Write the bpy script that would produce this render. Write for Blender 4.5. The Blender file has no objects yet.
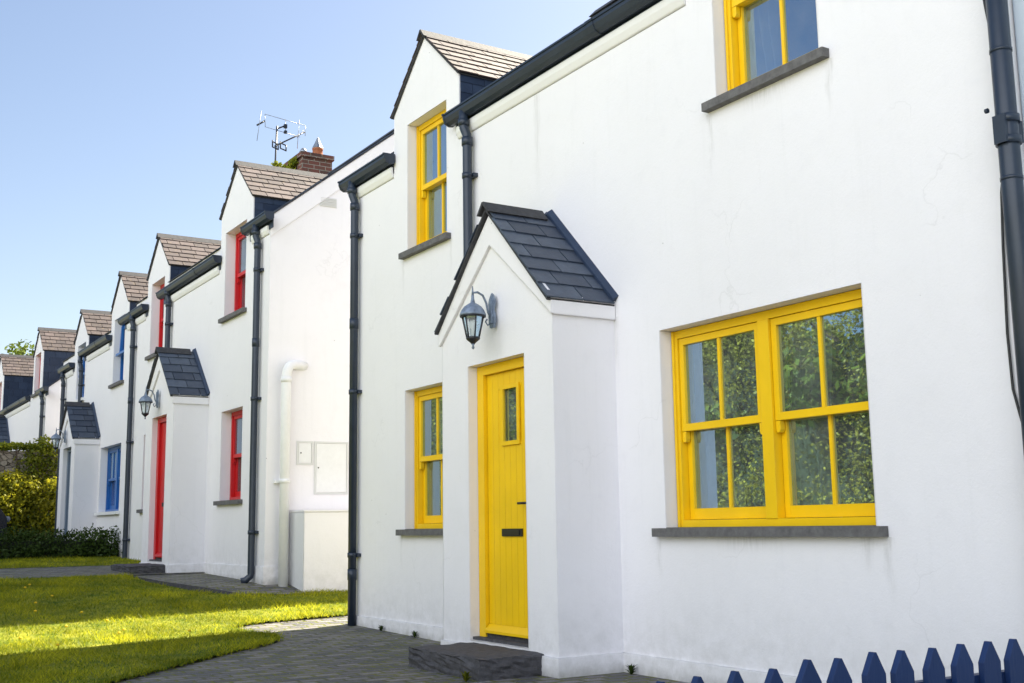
import bpy, math, random
import numpy as np
from mathutils import Vector, Matrix
random.seed(7)
rng = np.random.default_rng(11)
sc = bpy.context.scene
COL = sc.collection
PI = math.pi

# ------------------------------------------------------------------ materials
def newmat(name):
    m = bpy.data.materials.new(name); m.use_nodes = True
    nt = m.node_tree; nt.nodes.clear()
    return m, nt
def N(nt, t, **kw):
    n = nt.nodes.new(t)
    for k, v in kw.items():
        if k == 'inp':
            for a, b in v.items(): n.inputs[a].default_value = b
        else: setattr(n, k, v)
    return n
def out(nt, sh):
    o = N(nt, 'ShaderNodeOutputMaterial'); nt.links.new(sh, o.inputs['Surface']); return o
def coord(nt, scale=(1, 1, 1)):
    g = N(nt, 'ShaderNodeNewGeometry'); mp = N(nt, 'ShaderNodeMapping')
    mp.inputs['Scale'].default_value = scale
    nt.links.new(g.outputs['Position'], mp.inputs['Vector']); return mp.outputs[0]
def noise(nt, vec, scale, detail=4, rough=.55):
    n = N(nt, 'ShaderNodeTexNoise', inp={'Scale': scale, 'Detail': detail, 'Roughness': rough})
    nt.links.new(vec, n.inputs['Vector']); return n.outputs['Fac']
def ramp(nt, fac, stops):
    r = N(nt, 'ShaderNodeValToRGB'); e = r.color_ramp.elements
    while len(e) < len(stops): e.new(.5)
    for el, (p, c) in zip(e, stops):
        el.position = p; el.color = (*c, 1) if len(c) == 3 else c
    nt.links.new(fac, r.inputs[0]); return r.outputs[0]
def mix(nt, fac, a, b, mode='MIX'):
    m = N(nt, 'ShaderNodeMix', data_type='RGBA', blend_type=mode)
    for sock, v in ((m.inputs[0], fac), (m.inputs[6], a), (m.inputs[7], b)):
        if isinstance(v, (int, float)): sock.default_value = v
        elif isinstance(v, tuple): sock.default_value = (*v, 1)
        else: nt.links.new(v, sock)
    return m.outputs[2]
def math_(nt, op, a, b=0.0, clamp=False):
    m = N(nt, 'ShaderNodeMath', operation=op, use_clamp=clamp)
    for s, v in ((m.inputs[0], a), (m.inputs[1], b)):
        if isinstance(v, (int, float)): s.default_value = v
        else: nt.links.new(v, s)
    return m.outputs[0]
def bump(nt, h, strength, dist, normal=None):
    b = N(nt, 'ShaderNodeBump', inp={'Strength': strength, 'Distance': dist})
    nt.links.new(h, b.inputs['Height'])
    if normal is not None: nt.links.new(normal, b.inputs['Normal'])
    return b.outputs[0]
def princ(nt, col, rough, normal=None, spec=.5, metal=0, **kw):
    p = N(nt, 'ShaderNodeBsdfPrincipled')
    for s, v in ((p.inputs['Base Color'], col), (p.inputs['Roughness'], rough)):
        if isinstance(v, tuple): s.default_value = (*v, 1)
        elif isinstance(v, (int, float)): s.default_value = v
        else: nt.links.new(v, s)
    p.inputs['Specular IOR Level'].default_value = spec
    p.inputs['Metallic'].default_value = metal
    if normal is not None: nt.links.new(normal, p.inputs['Normal'])
    out(nt, p.outputs[0]); return p
def sepz(nt):
    g = N(nt, 'ShaderNodeTexCoord'); s = N(nt, 'ShaderNodeSeparateXYZ')
    nt.links.new(g.outputs['Object'], s.inputs[0]); return s.outputs['Z']

def mat_render(name, base=(.83, .812, .835), dirt=1.0, drips=()):
    m, nt = newmat(name)
    v = coord(nt)
    z = sepz(nt)
    big = noise(nt, v, .9, 3); mid = noise(nt, v, 5.5, 6, .65); fine = noise(nt, v, 70, 5, .7)
    streak = noise(nt, coord(nt, (7, 7, .55)), 1.6, 5, .7)
    c = mix(nt, ramp(nt, big, [(.3, (0, 0, 0)), (.75, (1, 1, 1))]), base, tuple(x * .965 for x in base))
    c = mix(nt, ramp(nt, mid, [(.55, (0, 0, 0)), (.8, (.30, .30, .30))]), c, tuple(x * y for x, y in zip(base, (.86, .86, .87))))
    c = mix(nt, ramp(nt, streak, [(.55, (0, 0, 0)), (.85, (.18 * dirt,) * 3)]), c, (.60, .60, .60))
    # damp and splash dirt just above the ground
    low = N(nt, 'ShaderNodeMapRange', inp={1: 0.0, 2: .75, 3: 1.0, 4: 0.0}); nt.links.new(z, low.inputs[0])
    lowp = math_(nt, 'POWER', low.outputs[0], 2.2)
    dn = ramp(nt, noise(nt, v, 9, 8, .7), [(.38, (0, 0, 0)), (.68, (1, 1, 1))])
    dfac = math_(nt, 'MULTIPLY', lowp, dn, True)
    c = mix(nt, math_(nt, 'MULTIPLY', dfac, .5), c, (.40, .39, .36))
    base_ln = N(nt, 'ShaderNodeMapRange', inp={1: 0.0, 2: .07, 3: .75, 4: 0.0}); nt.links.new(z, base_ln.inputs[0])
    c = mix(nt, math_(nt, 'MULTIPLY', base_ln.outputs[0], noise(nt, v, 14, 6)), c, (.14, .13, .10))
    if drips:
        g_ = N(nt, 'ShaderNodeNewGeometry'); sx = N(nt, 'ShaderNodeSeparateXYZ'); nt.links.new(g_.outputs['Position'], sx.inputs[0])
        yy = math_(nt, 'ADD', sx.outputs[1], math_(nt, 'MULTIPLY', math_(nt, 'SUBTRACT', noise(nt, v, 6, 4), .5), .09))
        tot = None
        for (py, pz, wd, ln) in drips:
            a1 = math_(nt, 'SUBTRACT', 1.0, math_(nt, 'DIVIDE', math_(nt, 'ABSOLUTE', math_(nt, 'SUBTRACT', yy, py)), wd), True)
            dz_ = math_(nt, 'DIVIDE', math_(nt, 'SUBTRACT', pz, sx.outputs[2]), ln)
            b1 = math_(nt, 'MULTIPLY', math_(nt, 'SUBTRACT', 1.0, dz_, True), math_(nt, 'GREATER_THAN', dz_, 0.0))
            m1 = math_(nt, 'MULTIPLY', a1, b1); tot = m1 if tot is None else math_(nt, 'ADD', tot, m1, True)
        tot = math_(nt, 'MULTIPLY', tot, ramp(nt, noise(nt, coord(nt, (30, 30, 3)), 2, 4), [(.35, (.2, .2, .2)), (.65, (1, 1, 1))]))
        c = mix(nt, math_(nt, 'MULTIPLY', tot, .45), c, (.38, .37, .35))
    # hairline cracks and pinhole specks
    wv = N(nt, 'ShaderNodeVectorMath', operation='MULTIPLY_ADD'); wn = N(nt, 'ShaderNodeTexNoise', inp={'Scale': 3.0, 'Detail': 6.0}); nt.links.new(v, wn.inputs['Vector'])
    wv.inputs[1].default_value = (.5, .5, .5); nt.links.new(wn.outputs['Color'], wv.inputs[0]); nt.links.new(v, wv.inputs[2])
    ve = N(nt, 'ShaderNodeTexVoronoi', feature='DISTANCE_TO_EDGE', inp={'Scale': .75}); nt.links.new(wv.outputs[0], ve.inputs['Vector'])
    crk = ramp(nt, ve.outputs['Distance'], [(0, (1, 1, 1)), (.0045, (0, 0, 0))])
    cm = ramp(nt, noise(nt, v, 1.3, 3), [(.54, (0, 0, 0)), (.62, (1, 1, 1))])
    crf = math_(nt, 'MULTIPLY', crk, cm, True)
    c = mix(nt, math_(nt, 'MULTIPLY', crf, .14), c, (.35, .34, .33))
    vs_ = N(nt, 'ShaderNodeTexVoronoi', inp={'Scale': 3.2}); nt.links.new(v, vs_.inputs['Vector'])
    c = mix(nt, ramp(nt, vs_.outputs['Distance'], [(.012, (.7, .7, .7)), (.022, (0, 0, 0))]), c, (.25, .24, .22))
    bev = N(nt, 'ShaderNodeBevel', samples=4, inp={'Radius': .018})
    n1 = bump(nt, mid, .35, .012, bev.outputs[0])
    n2 = bump(nt, big, .5, .03, n1)
    n3 = bump(nt, fine, .38, .004, n2)
    princ(nt, c, .85, n3, spec=.25)
    return m
def mat_paint(name, col, rough=.38, var=.12, bumpy=.15):
    m, nt = newmat(name)
    v = coord(nt)
    n = noise(nt, v, 3, 5); f = noise(nt, coord(nt, (30, 30, 4)), 3, 5)
    c = mix(nt, ramp(nt, n, [(.3, (0, 0, 0)), (.7, (1, 1, 1))]), col, tuple(x * (1 - var) for x in col))
    c = mix(nt, ramp(nt, noise(nt, v, 60, 4, .8), [(.62, (0, 0, 0)), (.8, (.5, .5, .5))]), c, tuple(x * .6 for x in col))
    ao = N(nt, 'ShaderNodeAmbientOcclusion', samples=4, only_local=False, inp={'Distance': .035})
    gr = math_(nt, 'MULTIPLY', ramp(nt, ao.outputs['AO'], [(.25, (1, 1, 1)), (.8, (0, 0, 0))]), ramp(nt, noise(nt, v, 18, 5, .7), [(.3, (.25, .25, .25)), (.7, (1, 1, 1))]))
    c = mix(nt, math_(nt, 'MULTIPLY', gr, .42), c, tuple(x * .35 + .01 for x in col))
    bev = N(nt, 'ShaderNodeBevel', samples=3, inp={'Radius': .004})
    princ(nt, c, rough, bump(nt, f, bumpy, .002, bev.outputs[0]), spec=.4)
    return m
def mat_slate(name, dark, light, rough=.6, lichen=None):
    m, nt = newmat(name)
    a = N(nt, 'ShaderNodeAttribute', attribute_name='rnd')
    v = coord(nt)
    c = mix(nt, a.outputs['Fac'], dark, light)
    c = mix(nt, ramp(nt, noise(nt, v, 14, 6, .7), [(.35, (0, 0, 0)), (.75, (.5, .5, .5))]), c, tuple(x * .55 for x in dark))
    if lichen:
        c = mix(nt, ramp(nt, noise(nt, v, 22, 5, .75), [(.56, (0, 0, 0)), (.66, (.8, .8, .8))]), c, lichen)
    princ(nt, c, rough, bump(nt, noise(nt, coord(nt, (1, 1, 1)), 45, 5, .7), .4, .004), spec=.4)
    return m
def mat_leaf(name, dark, light, trans=.35):
    m, nt = newmat(name)
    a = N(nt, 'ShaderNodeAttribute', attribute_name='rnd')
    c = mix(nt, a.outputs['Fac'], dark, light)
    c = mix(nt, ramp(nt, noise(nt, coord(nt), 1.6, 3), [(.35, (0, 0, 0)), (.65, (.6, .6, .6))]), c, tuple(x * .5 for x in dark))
    d = N(nt, 'ShaderNodeBsdfDiffuse'); t = N(nt, 'ShaderNodeBsdfTranslucent'); g = N(nt, 'ShaderNodeBsdfGlossy', inp={'Roughness': .45})
    nt.links.new(c, d.inputs[0]); nt.links.new(c, t.inputs[0]); g.inputs[0].default_value = (.6, .6, .6, 1)
    mx = N(nt, 'ShaderNodeMixShader', inp={0: trans}); nt.links.new(d.outputs[0], mx.inputs[1]); nt.links.new(t.outputs[0], mx.inputs[2])
    m2 = N(nt, 'ShaderNodeMixShader', inp={0: .015}); nt.links.new(mx.outputs[0], m2.inputs[1]); nt.links.new(g.outputs[0], m2.inputs[2])
    out(nt, m2.outputs[0]); return m
def mat_glass(name, refl=.6, tint=(.75, .8, .82), haze=.16):
    m, nt = newmat(name)
    g = N(nt, 'ShaderNodeBsdfGlossy', inp={'Roughness': .012}); g.inputs[0].default_value = (.52, .77, 1, 1)
    t = N(nt, 'ShaderNodeBsdfTransparent'); t.inputs[0].default_value = (*tint, 1)
    b = bump(nt, noise(nt, coord(nt), 2.5, 1), .035, .01); nt.links.new(b, g.inputs['Normal'])
    fr = N(nt, 'ShaderNodeFresnel', inp={'IOR': 1.5})
    f = math_(nt, 'ADD', math_(nt, 'MULTIPLY', fr.outputs[0], .8), refl, True)
    mx = N(nt, 'ShaderNodeMixShader'); nt.links.new(f, mx.inputs[0])
    nt.links.new(t.outputs[0], mx.inputs[1]); nt.links.new(g.outputs[0], mx.inputs[2])
    du = N(nt, 'ShaderNodeBsdfDiffuse'); du.inputs[0].default_value = (.6, .62, .64, 1)      # patchy pale grey haze over the pane
    md = N(nt, 'ShaderNodeMixShader'); nt.links.new(math_(nt, 'MULTIPLY', noise(nt, coord(nt), 6, 5), haze), md.inputs[0])
    nt.links.new(mx.outputs[0], md.inputs[1]); nt.links.new(du.outputs[0], md.inputs[2]); mx = md
    out(nt, mx.outputs[0]); return m
def mat_simple(name, col, rough=.6, metal=0, spec=.5, nscale=20, var=.25, b=.2, bd=.003):
    m, nt = newmat(name)
    v = coord(nt); n = noise(nt, v, nscale, 6, .65)
    c = mix(nt, ramp(nt, n, [(.3, (0, 0, 0)), (.7, (1, 1, 1))]), col, tuple(x * (1 - var) for x in col))
    princ(nt, c, rough, bump(nt, n, b, bd), spec, metal); return m
def mat_paving():
    m, nt = newmat('stone setts')
    v = coord(nt)
    d = N(nt, 'ShaderNodeTexNoise', inp={'Scale': 2.2, 'Detail': 2.0}); nt.links.new(v, d.inputs['Vector'])
    dm = N(nt, 'ShaderNodeMix', data_type='VECTOR', inp={0: 1.0})
    va = N(nt, 'ShaderNodeVectorMath', operation='MULTIPLY_ADD'); va.inputs[1].default_value = (.05, .05, 0)
    nt.links.new(d.outputs['Color'], va.inputs[0]); nt.links.new(v, va.inputs[2])
    br = N(nt, 'ShaderNodeTexBrick', offset=.5, inp={'Scale': 1.0, 'Mortar Size': .014, 'Mortar Smooth': .4, 'Bias': 0.0, 'Brick Width': .175, 'Row Height': .105})
    br.inputs['Color1'].default_value = (0, 0, 0, 1); br.inputs['Color2'].default_value = (1, 1, 1, 1); br.inputs['Mortar'].default_value = (.5, .5, .5, 1)
    nt.links.new(va.outputs[0], br.inputs['Vector'])
    c = mix(nt, br.outputs['Color'], (.08, .08, .095), (.235, .215, .22))
    fine = noise(nt, v, 38, 6, .75)
    c = mix(nt, ramp(nt, fine, [(.45, (0, 0, 0)), (.75, (.7, .7, .7))]), c, (.05, .05, .055))
    c = mix(nt, ramp(nt, noise(nt, v, 26, 4, .8), [(.60, (0, 0, 0)), (.66, (.8, .8, .8))]), c, (.45, .42, .44))
    moss = ramp(nt, noise(nt, v, 2.4, 6, .7), [(.42, (0, 0, 0)), (.60, (1, 1, 1))])
    mort = math_(nt, 'MULTIPLY', br.outputs['Fac'], math_(nt, 'ADD', moss, .45), True)
    c = mix(nt, br.outputs['Fac'], c, (.05, .05, .045))
    c = mix(nt, mort, c, (.13, .14, .02))
    mp2 = math_(nt, 'MULTIPLY', moss, ramp(nt, noise(nt, v, 17, 6, .8), [(.5, (0, 0, 0)), (.62, (.8, .8, .8))]), True)
    c = mix(nt, math_(nt, 'MULTIPLY', mp2, .7), c, (.17, .17, .035))
    h = math_(nt, 'SUBTRACT', math_(nt, 'MULTIPLY', fine, .35), br.outputs['Fac'])
    h = math_(nt, 'ADD', h, math_(nt, 'MULTIPLY', br.outputs['Color'], .25))
    princ(nt, c, .75, bump(nt, h, 1.0, .025), spec=.35)
    return m
def mat_brick():
    m, nt = newmat('old brick')
    g = N(nt, 'ShaderNodeNewGeometry'); s = N(nt, 'ShaderNodeSeparateXYZ'); cb = N(nt, 'ShaderNodeCombineXYZ')
    nt.links.new(g.outputs['Position'], s.inputs[0])
    nt.links.new(math_(nt, 'ADD', s.outputs[0], s.outputs[1]), cb.inputs[0]); nt.links.new(s.outputs[2], cb.inputs[1])
    br = N(nt, 'ShaderNodeTexBrick', inp={'Scale': 1.0, 'Mortar Size': .006, 'Brick Width': .22, 'Row Height': .075})
    br.inputs['Color1'].default_value = (.19, .075, .06, 1); br.inputs['Color2'].default_value = (.09, .05, .045, 1); br.inputs['Mortar'].default_value = (.33, .30, .26, 1)
    nt.links.new(cb.outputs[0], br.inputs['Vector'])
    c = mix(nt, ramp(nt, noise(nt, g.outputs['Position'], 12, 5), [(.5, (0, 0, 0)), (.7, (.7, .7, .7))]), br.outputs['Color'], (.10, .09, .07))
    princ(nt, c, .9, bump(nt, math_(nt, 'SUBTRACT', noise(nt, g.outputs['Position'], 60), br.outputs['Fac']), .6, .008), spec=.2)
    return m
def mat_rubble():
    m, nt = newmat('rubble stone')
    v = coord(nt, (1, 1, 1.6))
    vo = N(nt, 'ShaderNodeTexVoronoi', inp={'Scale': 7.5, 'Randomness': 1.0}); nt.links.new(v, vo.inputs['Vector'])
    ed = N(nt, 'ShaderNodeTexVoronoi', feature='DISTANCE_TO_EDGE', inp={'Scale': 7.5}); nt.links.new(v, ed.inputs['Vector'])
    sp = N(nt, 'ShaderNodeSeparateColor'); nt.links.new(vo.outputs['Color'], sp.inputs[0])
    c = mix(nt, sp.outputs[0], (.17, .14, .11), (.36, .32, .27))
    c = mix(nt, ramp(nt, noise(nt, v, 20, 5, .7), [(.4, (0, 0, 0)), (.7, (.6, .6, .6))]), c, (.08, .075, .065))
    e = ramp(nt, ed.outputs['Distance'], [(.0, (0, 0, 0)), (.06, (1, 1, 1))])
    c = mix(nt, e, (.06, .055, .05), c)
    princ(nt, c, .9, bump(nt, e, .9, .03), spec=.2); return m
def mat_soil(name, a, b, sc_=4):
    m, nt = newmat(name); v = coord(nt)
    c = mix(nt, ramp(nt, noise(nt, v, sc_, 8, .7), [(.35, (0, 0, 0)), (.65, (1, 1, 1))]), a, b)
    princ(nt, c, .95, bump(nt, noise(nt, v, 30, 6, .7), .5, .02), spec=.15); return m
def mat_curtain():
    m, nt = newmat('net curtain')
    d = N(nt, 'ShaderNodeBsdfDiffuse'); d.inputs[0].default_value = (.80, .84, .84, 1)
    t = N(nt, 'ShaderNodeBsdfTranslucent'); t.inputs[0].default_value = (.6, .64, .64, 1)
    mx = N(nt, 'ShaderNodeMixShader', inp={0: .4}); nt.links.new(d.outputs[0], mx.inputs[1]); nt.links.new(t.outputs[0], mx.inputs[2])
    out(nt, mx.outputs[0]); return m

WALL = mat_render('white render')
WALL1 = mat_render('weathered white render', drips=[(3.92, .85, .035, .38), (4.05, .85, .05, .2), (5.70, .85, .03, .3), (4.9, .85, .35, .10), (9.30, .86, .03, .3), (8.45, .86, .04, .2), (4.12, 3.40, .03, .35), (5.08, 3.40, .03, .45), (4.6, 3.4, .3, .12),
                                                       (9.26, 3.34, .03, .4), (8.36, 3.34, .03, .35), (7.0, 4.2, .05, .9), (6.1, 2.3, .05, .5)])
WALL_BLUE_SHADE = mat_render('bluish shaded render', (.62, .70, .80), .5)  # blue of shade and lens fringe put into the wall colour
WALL_GREY_SHADE = mat_render('grey shaded render', (.70, .70, .71), 1.0)  # white render greyed, shade put into the colour
CREAM = mat_render('cream eaves course', (.83, .82, .81), .6)
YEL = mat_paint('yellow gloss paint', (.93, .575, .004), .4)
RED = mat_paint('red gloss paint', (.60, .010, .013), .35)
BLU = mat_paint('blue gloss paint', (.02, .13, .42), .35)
GREYD = mat_paint('grey blue paint', (.16, .21, .28), .45)
FENCEB = mat_paint('navy fence paint', (.008, .030, .115), .5, .25, .5)
NAVY = mat_simple('dark navy gutter plastic', (.022, .034, .058), .38, 0, .5, 6, .3, .08)
SLATED = mat_slate('dark blue slate', (.030, .042, .070), (.085, .108, .150), .5)  # porch and main roof slate, shade tone put into the blue
SLATEP = mat_slate('sunlit pink lichen slate', (.046, .034, .034), (.112, .083, .080), .65, (.16, .115, .06))  # dormer slate, pink of sunlight put into the colour, plus lichen
SLATEM = mat_slate('grey roof slate', (.09, .09, .10), (.19, .17, .17), .6)
CHEEK = mat_slate('slate hung cheek', (.018, .030, .062), (.036, .055, .10), .42)
RIDGE = mat_simple('dark ridge tile', (.055, .055, .062), .7, 0, .4, 18, .5, .5, .006)
SILL = mat_simple('grey stone sill', (.17, .165, .165), .8, 0, .3, 25, .45, .6, .006)
STEP = mat_simple('dark rough stone step', (.095, .092, .10), .85, 0, .35, 22, .5, .8, .014)
GLASS = mat_glass('window glass', .46)
LGLASS = mat_glass('lantern glass', .12, (.92, .93, .93), .5)
ROOM = mat_simple('dim room', (.12, .12, .13), .95)
CURT = mat_curtain()
BLACK = mat_simple('black ironmongery', (.012, .012, .015), .4)
LAMPM = mat_simple('weathered lantern metal', (.26, .32, .42), .5, .3, .5, 30, .5, .3)
LAMPD = mat_simple('black lantern frame', (.018, .02, .028), .45)
STEEL = mat_simple('aluminium', (.30, .33, .38), .4, .6)
TERRA = mat_simple('terracotta', (.42, .15, .07), .8)
BRICK = mat_brick(); RUBBLE = mat_rubble(); PAVE = mat_paving()
SOIL = mat_soil('lawn soil', (.06, .10, .008), (.26, .25, .02), 5)
GROUND = mat_soil('rough ground', (.07, .085, .03), (.13, .12, .07), 1.5)
BOUNCE_CONC = mat_soil('pale bounce concrete', (.38, .36, .33), (.46, .44, .41), 4)
ASPH = mat_soil('asphalt', (.045, .045, .048), (.065, .065, .066), 9)
GRASS = mat_leaf('grass blade', (.035, .115, .008), (.76, .68, .03), .5)
HEDGE = mat_leaf('hedge leaf', (.022, .045, .010), (.075, .12, .022), .2)
BUSH = mat_leaf('yellow green leaf', (.06, .09, .008), (.58, .52, .03), .4)
IVY = mat_leaf('ivy leaf', (.09, .14, .015), (.42, .42, .03), .35)
HEDGEB = mat_leaf('tall hedge leaf', (.13, .14, .02), (.56, .50, .07), .35)
TREEL = mat_leaf('tree leaf', (.05, .09, .012), (.20, .25, .035), .35)
BARK = mat_simple('bark', (.12, .09, .065), .9, 0, .2, 12, .5, .8, .02)
DAND = mat_simple('dandelion yellow', (.85, .55, .01), .8)
WHITEP = mat_simple('white paint', (.80, .80, .80), .6, 0, .3, 14, .06)
MDF = mat_simple('off white meter door', (.66, .66, .65), .6, 0, .3, 10, .05)
CARP = mat_simple('dark car paint', (.015, .018, .03), .2, .3, .6, 3, .1, 0)
TYRE = mat_simple('rubber', (.02, .02, .02), .8)
SIGNW = mat_simple('lamp bulb white', (.85, .85, .82), .5)

# ------------------------------------------------------------------ mesh builder
class MB:
    def __init__(s): s.v = []; s.f = []; s.r = []; s.sm = []
    def face(s, pts, r=0.5, smooth=False):
        i = len(s.v); s.v += [tuple(p) for p in pts]; s.f.append(tuple(range(i, i + len(pts)))); s.r.append(r); s.sm.append(smooth)
    def hull8(s, p, r=.5):
        i = len(s.v); s.v += [tuple(q) for q in p]
        for f in ((0, 3, 2, 1), (4, 5, 6, 7), (0, 1, 5, 4), (1, 2, 6, 5), (2, 3, 7, 6), (3, 0, 4, 7)):
            s.f.append(tuple(i + k for k in f)); s.r.append(r); s.sm.append(False)
    def box(s, x0, x1, y0, y1, z0, z1, r=.5):
        s.hull8([(x0, y0, z0), (x1, y0, z0), (x1, y1, z0), (x0, y1, z0), (x0, y0, z1), (x1, y0, z1), (x1, y1, z1), (x0, y1, z1)], r)
    def prism(s, poly, axis, a, b, r=.5):
        # poly of 2D points, extruded along axis 'x'|'y'|'z' from a to b
        def P(p, t):
            return {'x': (t, p[0], p[1]), 'y': (p[0], t, p[1]), 'z': (p[0], p[1], t)}[axis]
        i = len(s.v); n = len(poly)
        s.v += [P(p, a) for p in poly] + [P(p, b) for p in poly]
        s.f.append(tuple(range(i, i + n))[::-1]); s.f.append(tuple(range(i + n, i + 2 * n)))
        s.r += [r, r]; s.sm += [False, False]
        for k in range(n):
            l = (k + 1) % n
            s.f.append((i + k, i + l, i + n + l, i + n + k)); s.r.append(r); s.sm.append(False)
    def tube(s, pts, rad, seg=12, cap=True, r=.5):
        pts = [Vector(p) for p in pts]
        rads = rad if isinstance(rad, (list, tuple)) else [rad] * len(pts)
        i0 = len(s.v); up = None
        for k, p in enumerate(pts):
            d = (pts[min(k + 1, len(pts) - 1)] - pts[max(k - 1, 0)]).normalized()
            if up is None:
                up = d.orthogonal().normalized()
            up = (up - d * up.dot(d)).normalized(); sd = d.cross(up)
            for q in range(seg):
                a = 2 * PI * q / seg
                s.v.append(tuple(p + (up * math.cos(a) + sd * math.sin(a)) * rads[k]))
        for k in range(len(pts) - 1):
            for q in range(seg):
                w = (q + 1) % seg; a = i0 + k * seg
                s.f.append((a + q, a + w, a + seg + w, a + seg + q)); s.r.append(r); s.sm.append(True)
        if cap:
            s.f.append(tuple(i0 + q for q in range(seg))[::-1]); s.f.append(tuple(i0 + (len(pts) - 1) * seg + q for q in range(seg)))
            s.r += [r, r]; s.sm += [False, False]
    def lathe(s, c, prof, seg=16, smooth=True, r=.5, rot=0):
        i0 = len(s.v); n = len(prof)
        for (rr, z) in prof:
            for q in range(seg):
                a = 2 * PI * q / seg + rot
                s.v.append((c[0] + rr * math.cos(a), c[1] + rr * math.sin(a), c[2] + z))
        for k in range(n - 1):
            for q in range(seg):
                w = (q + 1) % seg; a = i0 + k * seg
                s.f.append((a + q, a + w, a + seg + w, a + seg + q)); s.r.append(r); s.sm.append(smooth)
        s.f.append(tuple(i0 + q for q in range(seg))[::-1]); s.f.append(tuple(i0 + (n - 1) * seg + q for q in range(seg)))
        s.r += [r, r]; s.sm += [False, False]
    def build(s, name, mat, parent=None, origin=None):
        me = bpy.data.meshes.new(name)
        if origin is None: origin = wloc(parent) if parent else (0, 0, 0)
        V = [(a - origin[0], b - origin[1], c - origin[2]) for a, b, c in s.v]
        me.from_pydata(V, [], s.f); me.materials.append(mat)
        at = me.attributes.new('rnd', 'FLOAT', 'FACE'); at.data.foreach_set('value', s.r)
        me.polygons.foreach_set('use_smooth', s.sm); me.update()
        o = bpy.data.objects.new(name, me); COL.objects.link(o)
        if parent: o.parent = parent; po = wloc(parent); o.location = tuple(origin[k] - po[k] for k in range(3))
        else: o.location = origin
        return o
def wloc(o):
    v = Vector((0, 0, 0))
    while o is not None: v += Vector(o.location); o = o.parent
    return tuple(v)
def tag(o, label=None, cat=None, group=None, kind=None):
    if label: o['label'] = label
    if cat: o['category'] = cat
    if group: o['group'] = group
    if kind: o['kind'] = kind
    return o
def thing(name, loc, label, cat, group=None):
    o = bpy.data.objects.new(name, None); COL.objects.link(o); o.location = loc; o.empty_display_size = .2
    return tag(o, label, cat, group)

# ------------------------------------------------------------------ terrain
TP = [(-400, 0), (8.2, 0), (10.2, .03), (11.2, .11), (12.2, .20), (13.2, .28), (15, .38), (17, .43), (19.4, .5), (25, .75), (40, 1.0), (400, 1.0)]
def gz(y):
    for (a, b), (c, d) in zip(TP, TP[1:]):
        if y <= c:
            return b + (d - b) * (y - a) / (c - a)
    return TP[-1][1]
def inpoly(x, y, P):
    c = False; j = len(P) - 1
    for i in range(len(P)):
        if (P[i][1] > y) != (P[j][1] > y) and x < (P[j][0] - P[i][0]) * (y - P[i][1]) / (P[j][1] - P[i][1]) + P[i][0]: c = not c
        j = i
    return c
def sheet(name, poly, dz, mat, ys=None):
    """a polygon draped on the terrain: cut in strips at every level change"""
    import bmesh
    bm = bmesh.new(); vs = [bm.verts.new((x, y, 0)) for x, y in poly]; bm.faces.new(vs)
    y0 = min(p[1] for p in poly); y1 = max(p[1] for p in poly)
    cuts = [t[0] for t in TP] + (ys or [])
    for c in cuts:
        if y0 < c < y1:
            g = bm.verts[:] + bm.edges[:] + bm.faces[:]
            bmesh.ops.bisect_plane(bm, geom=g, plane_co=(0, c, 0), plane_no=(0, 1, 0))
    for v in bm.verts: v.co.z = gz(v.co.y) + dz
    bmesh.ops.recalc_face_normals(bm, faces=bm.faces)
    for f in bm.faces:
        if f.normal.z < 0: f.normal_flip()
    me = bpy.data.meshes.new(name); bm.to_mesh(me); bm.free(); me.materials.append(mat)
    o = bpy.data.objects.new(name, me); COL.objects.link(o); return tag(o, kind='structure')
tag_o = sheet('ground', [(-300, -300), (300, -300), (300, 300), (-300, 300)], -.06, GROUND)
sheet('paving', [(-5.0, -2), (.35, -2), (.35, 12.6), (-5.0, 12.6)], 0.0, PAVE)
LAWN = [(-8.5, 5.7), (-3.62, 5.7), (-3.6, 5.75), (-2.95, 7.45), (-2.3, 8.15), (-1.72, 8.72), (-1.35, 9.05), (-1.08, 9.35), (-1.04, 9.75), (-1.12, 10.15), (-1.14, 10.42), (-.90, 10.58), (-.3, 10.70), (.3, 10.8), (2.2, 10.9), (2.2, 12.34),
        (.3, 12.25), (.1, 12.18), (-.45, 12.35), (-.80, 12.85), (-.98, 13.8), (-1.02, 14.95), (-8.5, 14.95)]
sheet('lawn', LAWN, .022, SOIL)
sheet('path', [(-8.5, 14.95), (.2, 14.95), (.2, 17.2), (-8.5, 17.2)], .02, PAVE)
LAWN2 = [(-8.5, 17.2), (-.05, 17.2), (-.05, 19.6), (-8.5, 19.8)]
sheet('verge', LAWN2, .026, SOIL)
sheet('road', [(-11.6, -60), (-5.0, -60), (-5.0, 5.6), (-8.7, 5.6), (-8.7, 80), (-11.6, 80)], .004, BOUNCE_CONC)  # unseen stretch, made pale to bounce sun onto the facades
sheet('far_lawn', [(-60, -60), (-11.8, -60), (-11.8, 80), (-60, 80)], .02, SOIL)

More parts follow.
